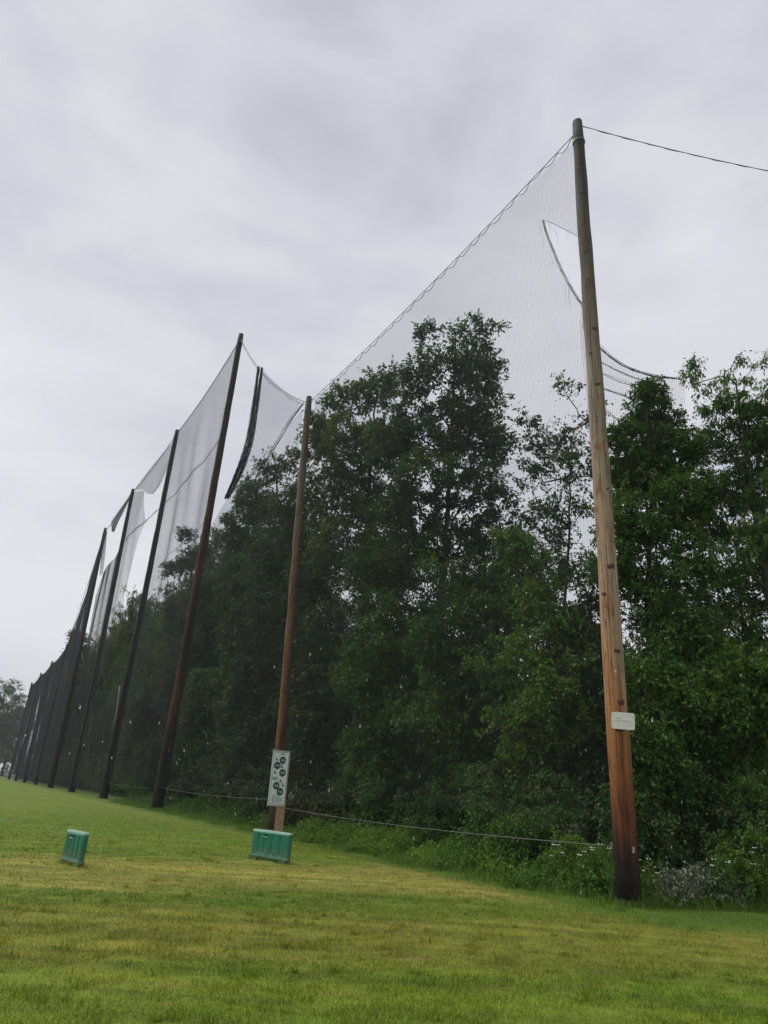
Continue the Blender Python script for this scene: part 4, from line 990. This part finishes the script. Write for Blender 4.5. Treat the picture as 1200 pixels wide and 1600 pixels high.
# discs with pale figures, little pennant marks, lines of small print
R_ = 0.215 * SW_ * 1.0
for u_, v_ in ((.13, .325), (-.20, .225), (.19, .095), (-.13, -.145), (.15, -.25)):
    sdisc(u_, v_, R_, SIGNG)
    sbox('numeral', u_ - .07, v_, .035, .034, SIGNW, -.021); sbox('numeral', u_ + .06, v_ + .012, .10, .008, SIGNW, -.021); sbox('numeral', u_ + .06, v_ - .014, .10, .008, SIGNW, -.021); sbox('numeral', u_ + .10, v_, .03, .030, SIGNW, -.021)
sbox('plaque', -.27, -.015, .36, .055, SIGNT)
for u_, v_ in ((-.28, .345), (.10, .215), (-.30, .105), (.10, -.045), (.28, -.12)):
    sbox('pennant_pole', u_ - .03, v_, .035, .065, SIGNG); sbox('pennant', u_ + .03, v_ - .018, .11, .026, SIGNG); sbox('pennant', u_ + .01, v_ + .012, .06, .012, SIGNT)
sbox('small_print', .07, .435, .22, .016, SIGNG)
for v_, w_, u_ in ((-.315, .34, -.12), (-.345, .50, -.05), (-.372, .66, 0), (-.40, .70, 0), (-.425, .6, 0)):
    nw = int(w_ / .09)
    for i in range(nw): sbox('small_print', u_ - w_ / 2 + (i + .5) * w_ / nw, v_, w_ / nw * .72, .011, SIGNT if i % 3 else SIGNG)
sbox('rule', 0, .475, .86, .006, SIGNG); sbox('rule', 0, -.468, .86, .006, SIGNG)
tag(sgn, 'tall narrow white sign with dark green discs on the timber post', 'sign')

# white plate on the near pole and the little metal tag below it
pl_c = at_range(973.5, 1126.5, math.hypot(P1[0], P1[1]) - 0.27)
plate = empty('white_plate', pl_c, -0.28)
WP = simple('weathered_white_plastic', (0.64, 0.65, 0.60), 0.5, 0.4, var=0.10, vscale=14, bump=0.15)
pw, ph_ = 0.42, 0.31; th = []
for cx_, cz_, a0 in ((1, 1, 0), (-1, 1, 90), (-1, -1, 180), (1, -1, 270)):
    for a_ in np.radians([a0, a0 + 30, a0 + 60, a0 + 90]): th.append([cx_ * (pw / 2 - .04) + .04 * math.cos(a_), cz_ * (ph_ / 2 - .04) + .04 * math.sin(a_)])
th = np.array(th); k = len(th)
V_ = np.vstack([np.stack([th[:, 0], np.full(k, -.012), th[:, 1]], 1), np.stack([th[:, 0], np.full(k, .012), th[:, 1]], 1), [[0, -.012, 0]], [[0, .012, 0]]])
i = np.arange(k); j = (i + 1) % k
F_ = np.vstack([np.stack([i, j, np.full(k, 2 * k)], 1), np.stack([j + k, i + k, np.full(k, 2 * k + 1)], 1), np.stack([i, i + k, j], 1), np.stack([j, i + k, j + k], 1)])
pb = obj('panel', mesh('panel', V_, F_, WP), plate); pb.rotation_euler = (0, math.radians(3), 0)
for v_, w_, u_, h_ in ((.05, .10, -.09, .006), (0.005, .05, .03, .018), (0.0, .08, .11, .010), (0.0, .09, -.06, .006)):
    obj('faded_print', mesh('faded_print', *box(u_, -.014, v_, w_, .004, h_), SIGNF), pb)
for u_ in (-.17, .17): obj('screw', mesh('screw', *tube(np.array([[u_, -.018, .09], [u_, -.011, .09]]), .008, 8), ZINC), pb)
bk = box(0, .03, -.02, .10, .05, .16); obj('bracket', mesh('bracket', *bk, ZINC), plate)
tag(plate, 'small white plate with faded marks nailed to the nearest pole', 'plate')
mt_c = at_range(990, 1328, math.hypot(P1[0], P1[1]) - 0.19)
mtg = obj('metal_tag', mesh('metal_tag', *join([box(0, 0, 0, .05, .012, .10), box(0, -.008, .035, .02, .01, .02)]), ZINC), None, mt_c); mtg.rotation_euler = (0, 0, 0.5)
tag(mtg, 'small grey metal tag low on the nearest pole', 'tag')

# ------------------------------------------------------------------ rain
def rain():
    rng = np.random.default_rng(31); n = 260
    th = np.arange(6) * math.pi / 3; prof = [(-1, .05), (-.6, .75), (0, 1), (.6, .6), (1.25, .04)]
    bv = np.array([[r * math.cos(a), r * math.sin(a), z] for z, r in prof for a in th])
    bf = np.array([[i * 6 + j, i * 6 + (j + 1) % 6, (i + 1) * 6 + (j + 1) % 6, (i + 1) * 6 + j] for i in range(4) for j in range(6)])
    Vs, Fs = [], []
    for i in range(n):
        D = rng.uniform(1.6, 7.0); az = rng.uniform(-.62, .62)
        el = math.radians(rng.uniform(-8, 16 if az > -.2 else 5)); s = rng.uniform(.0014, .0028)
        c = np.array([math.sin(az) * D, math.cos(az) * D, EYE + D * math.tan(el)])
        Vs.append(bv * np.array([s, s, s * 2.0]) + c); Fs.append(bf + i * 30)
    m, t, out = newmat('rain_water')
    p = t.add('ShaderNodeBsdfPrincipled', {'Base Color': (1, 1, 1, 1), 'Roughness': 0.02, 'IOR': 1.33, 'Transmission Weight': 1.0})
    t.l.new(p.outputs[0], out.inputs['Surface'])
    o = obj('rain', mesh('rain', np.vstack(Vs), np.vstack(Fs), m, smooth=True))
    tag(o, 'falling raindrops in front of the wood', 'rain', kind='stuff')
rain()

# ------------------------------------------------------------------ damp air
def haze():
    m, t, out = newmat('damp_air')
    v = t.add('ShaderNodeVolumePrincipled', {'Color': (0.80, 0.86, 0.94, 1), 'Density': 0.00042, 'Anisotropy': 0.2})
    t.l.new(v.outputs[0], out.inputs['Volume'])
    V, F_ = box(-40, 120, 22, 760, 420, 46)
    o = obj('haze', mesh('haze', V, F_, m)); o['kind'] = 'stuff'; o['label'] = 'thin rain haze in the air'
haze()
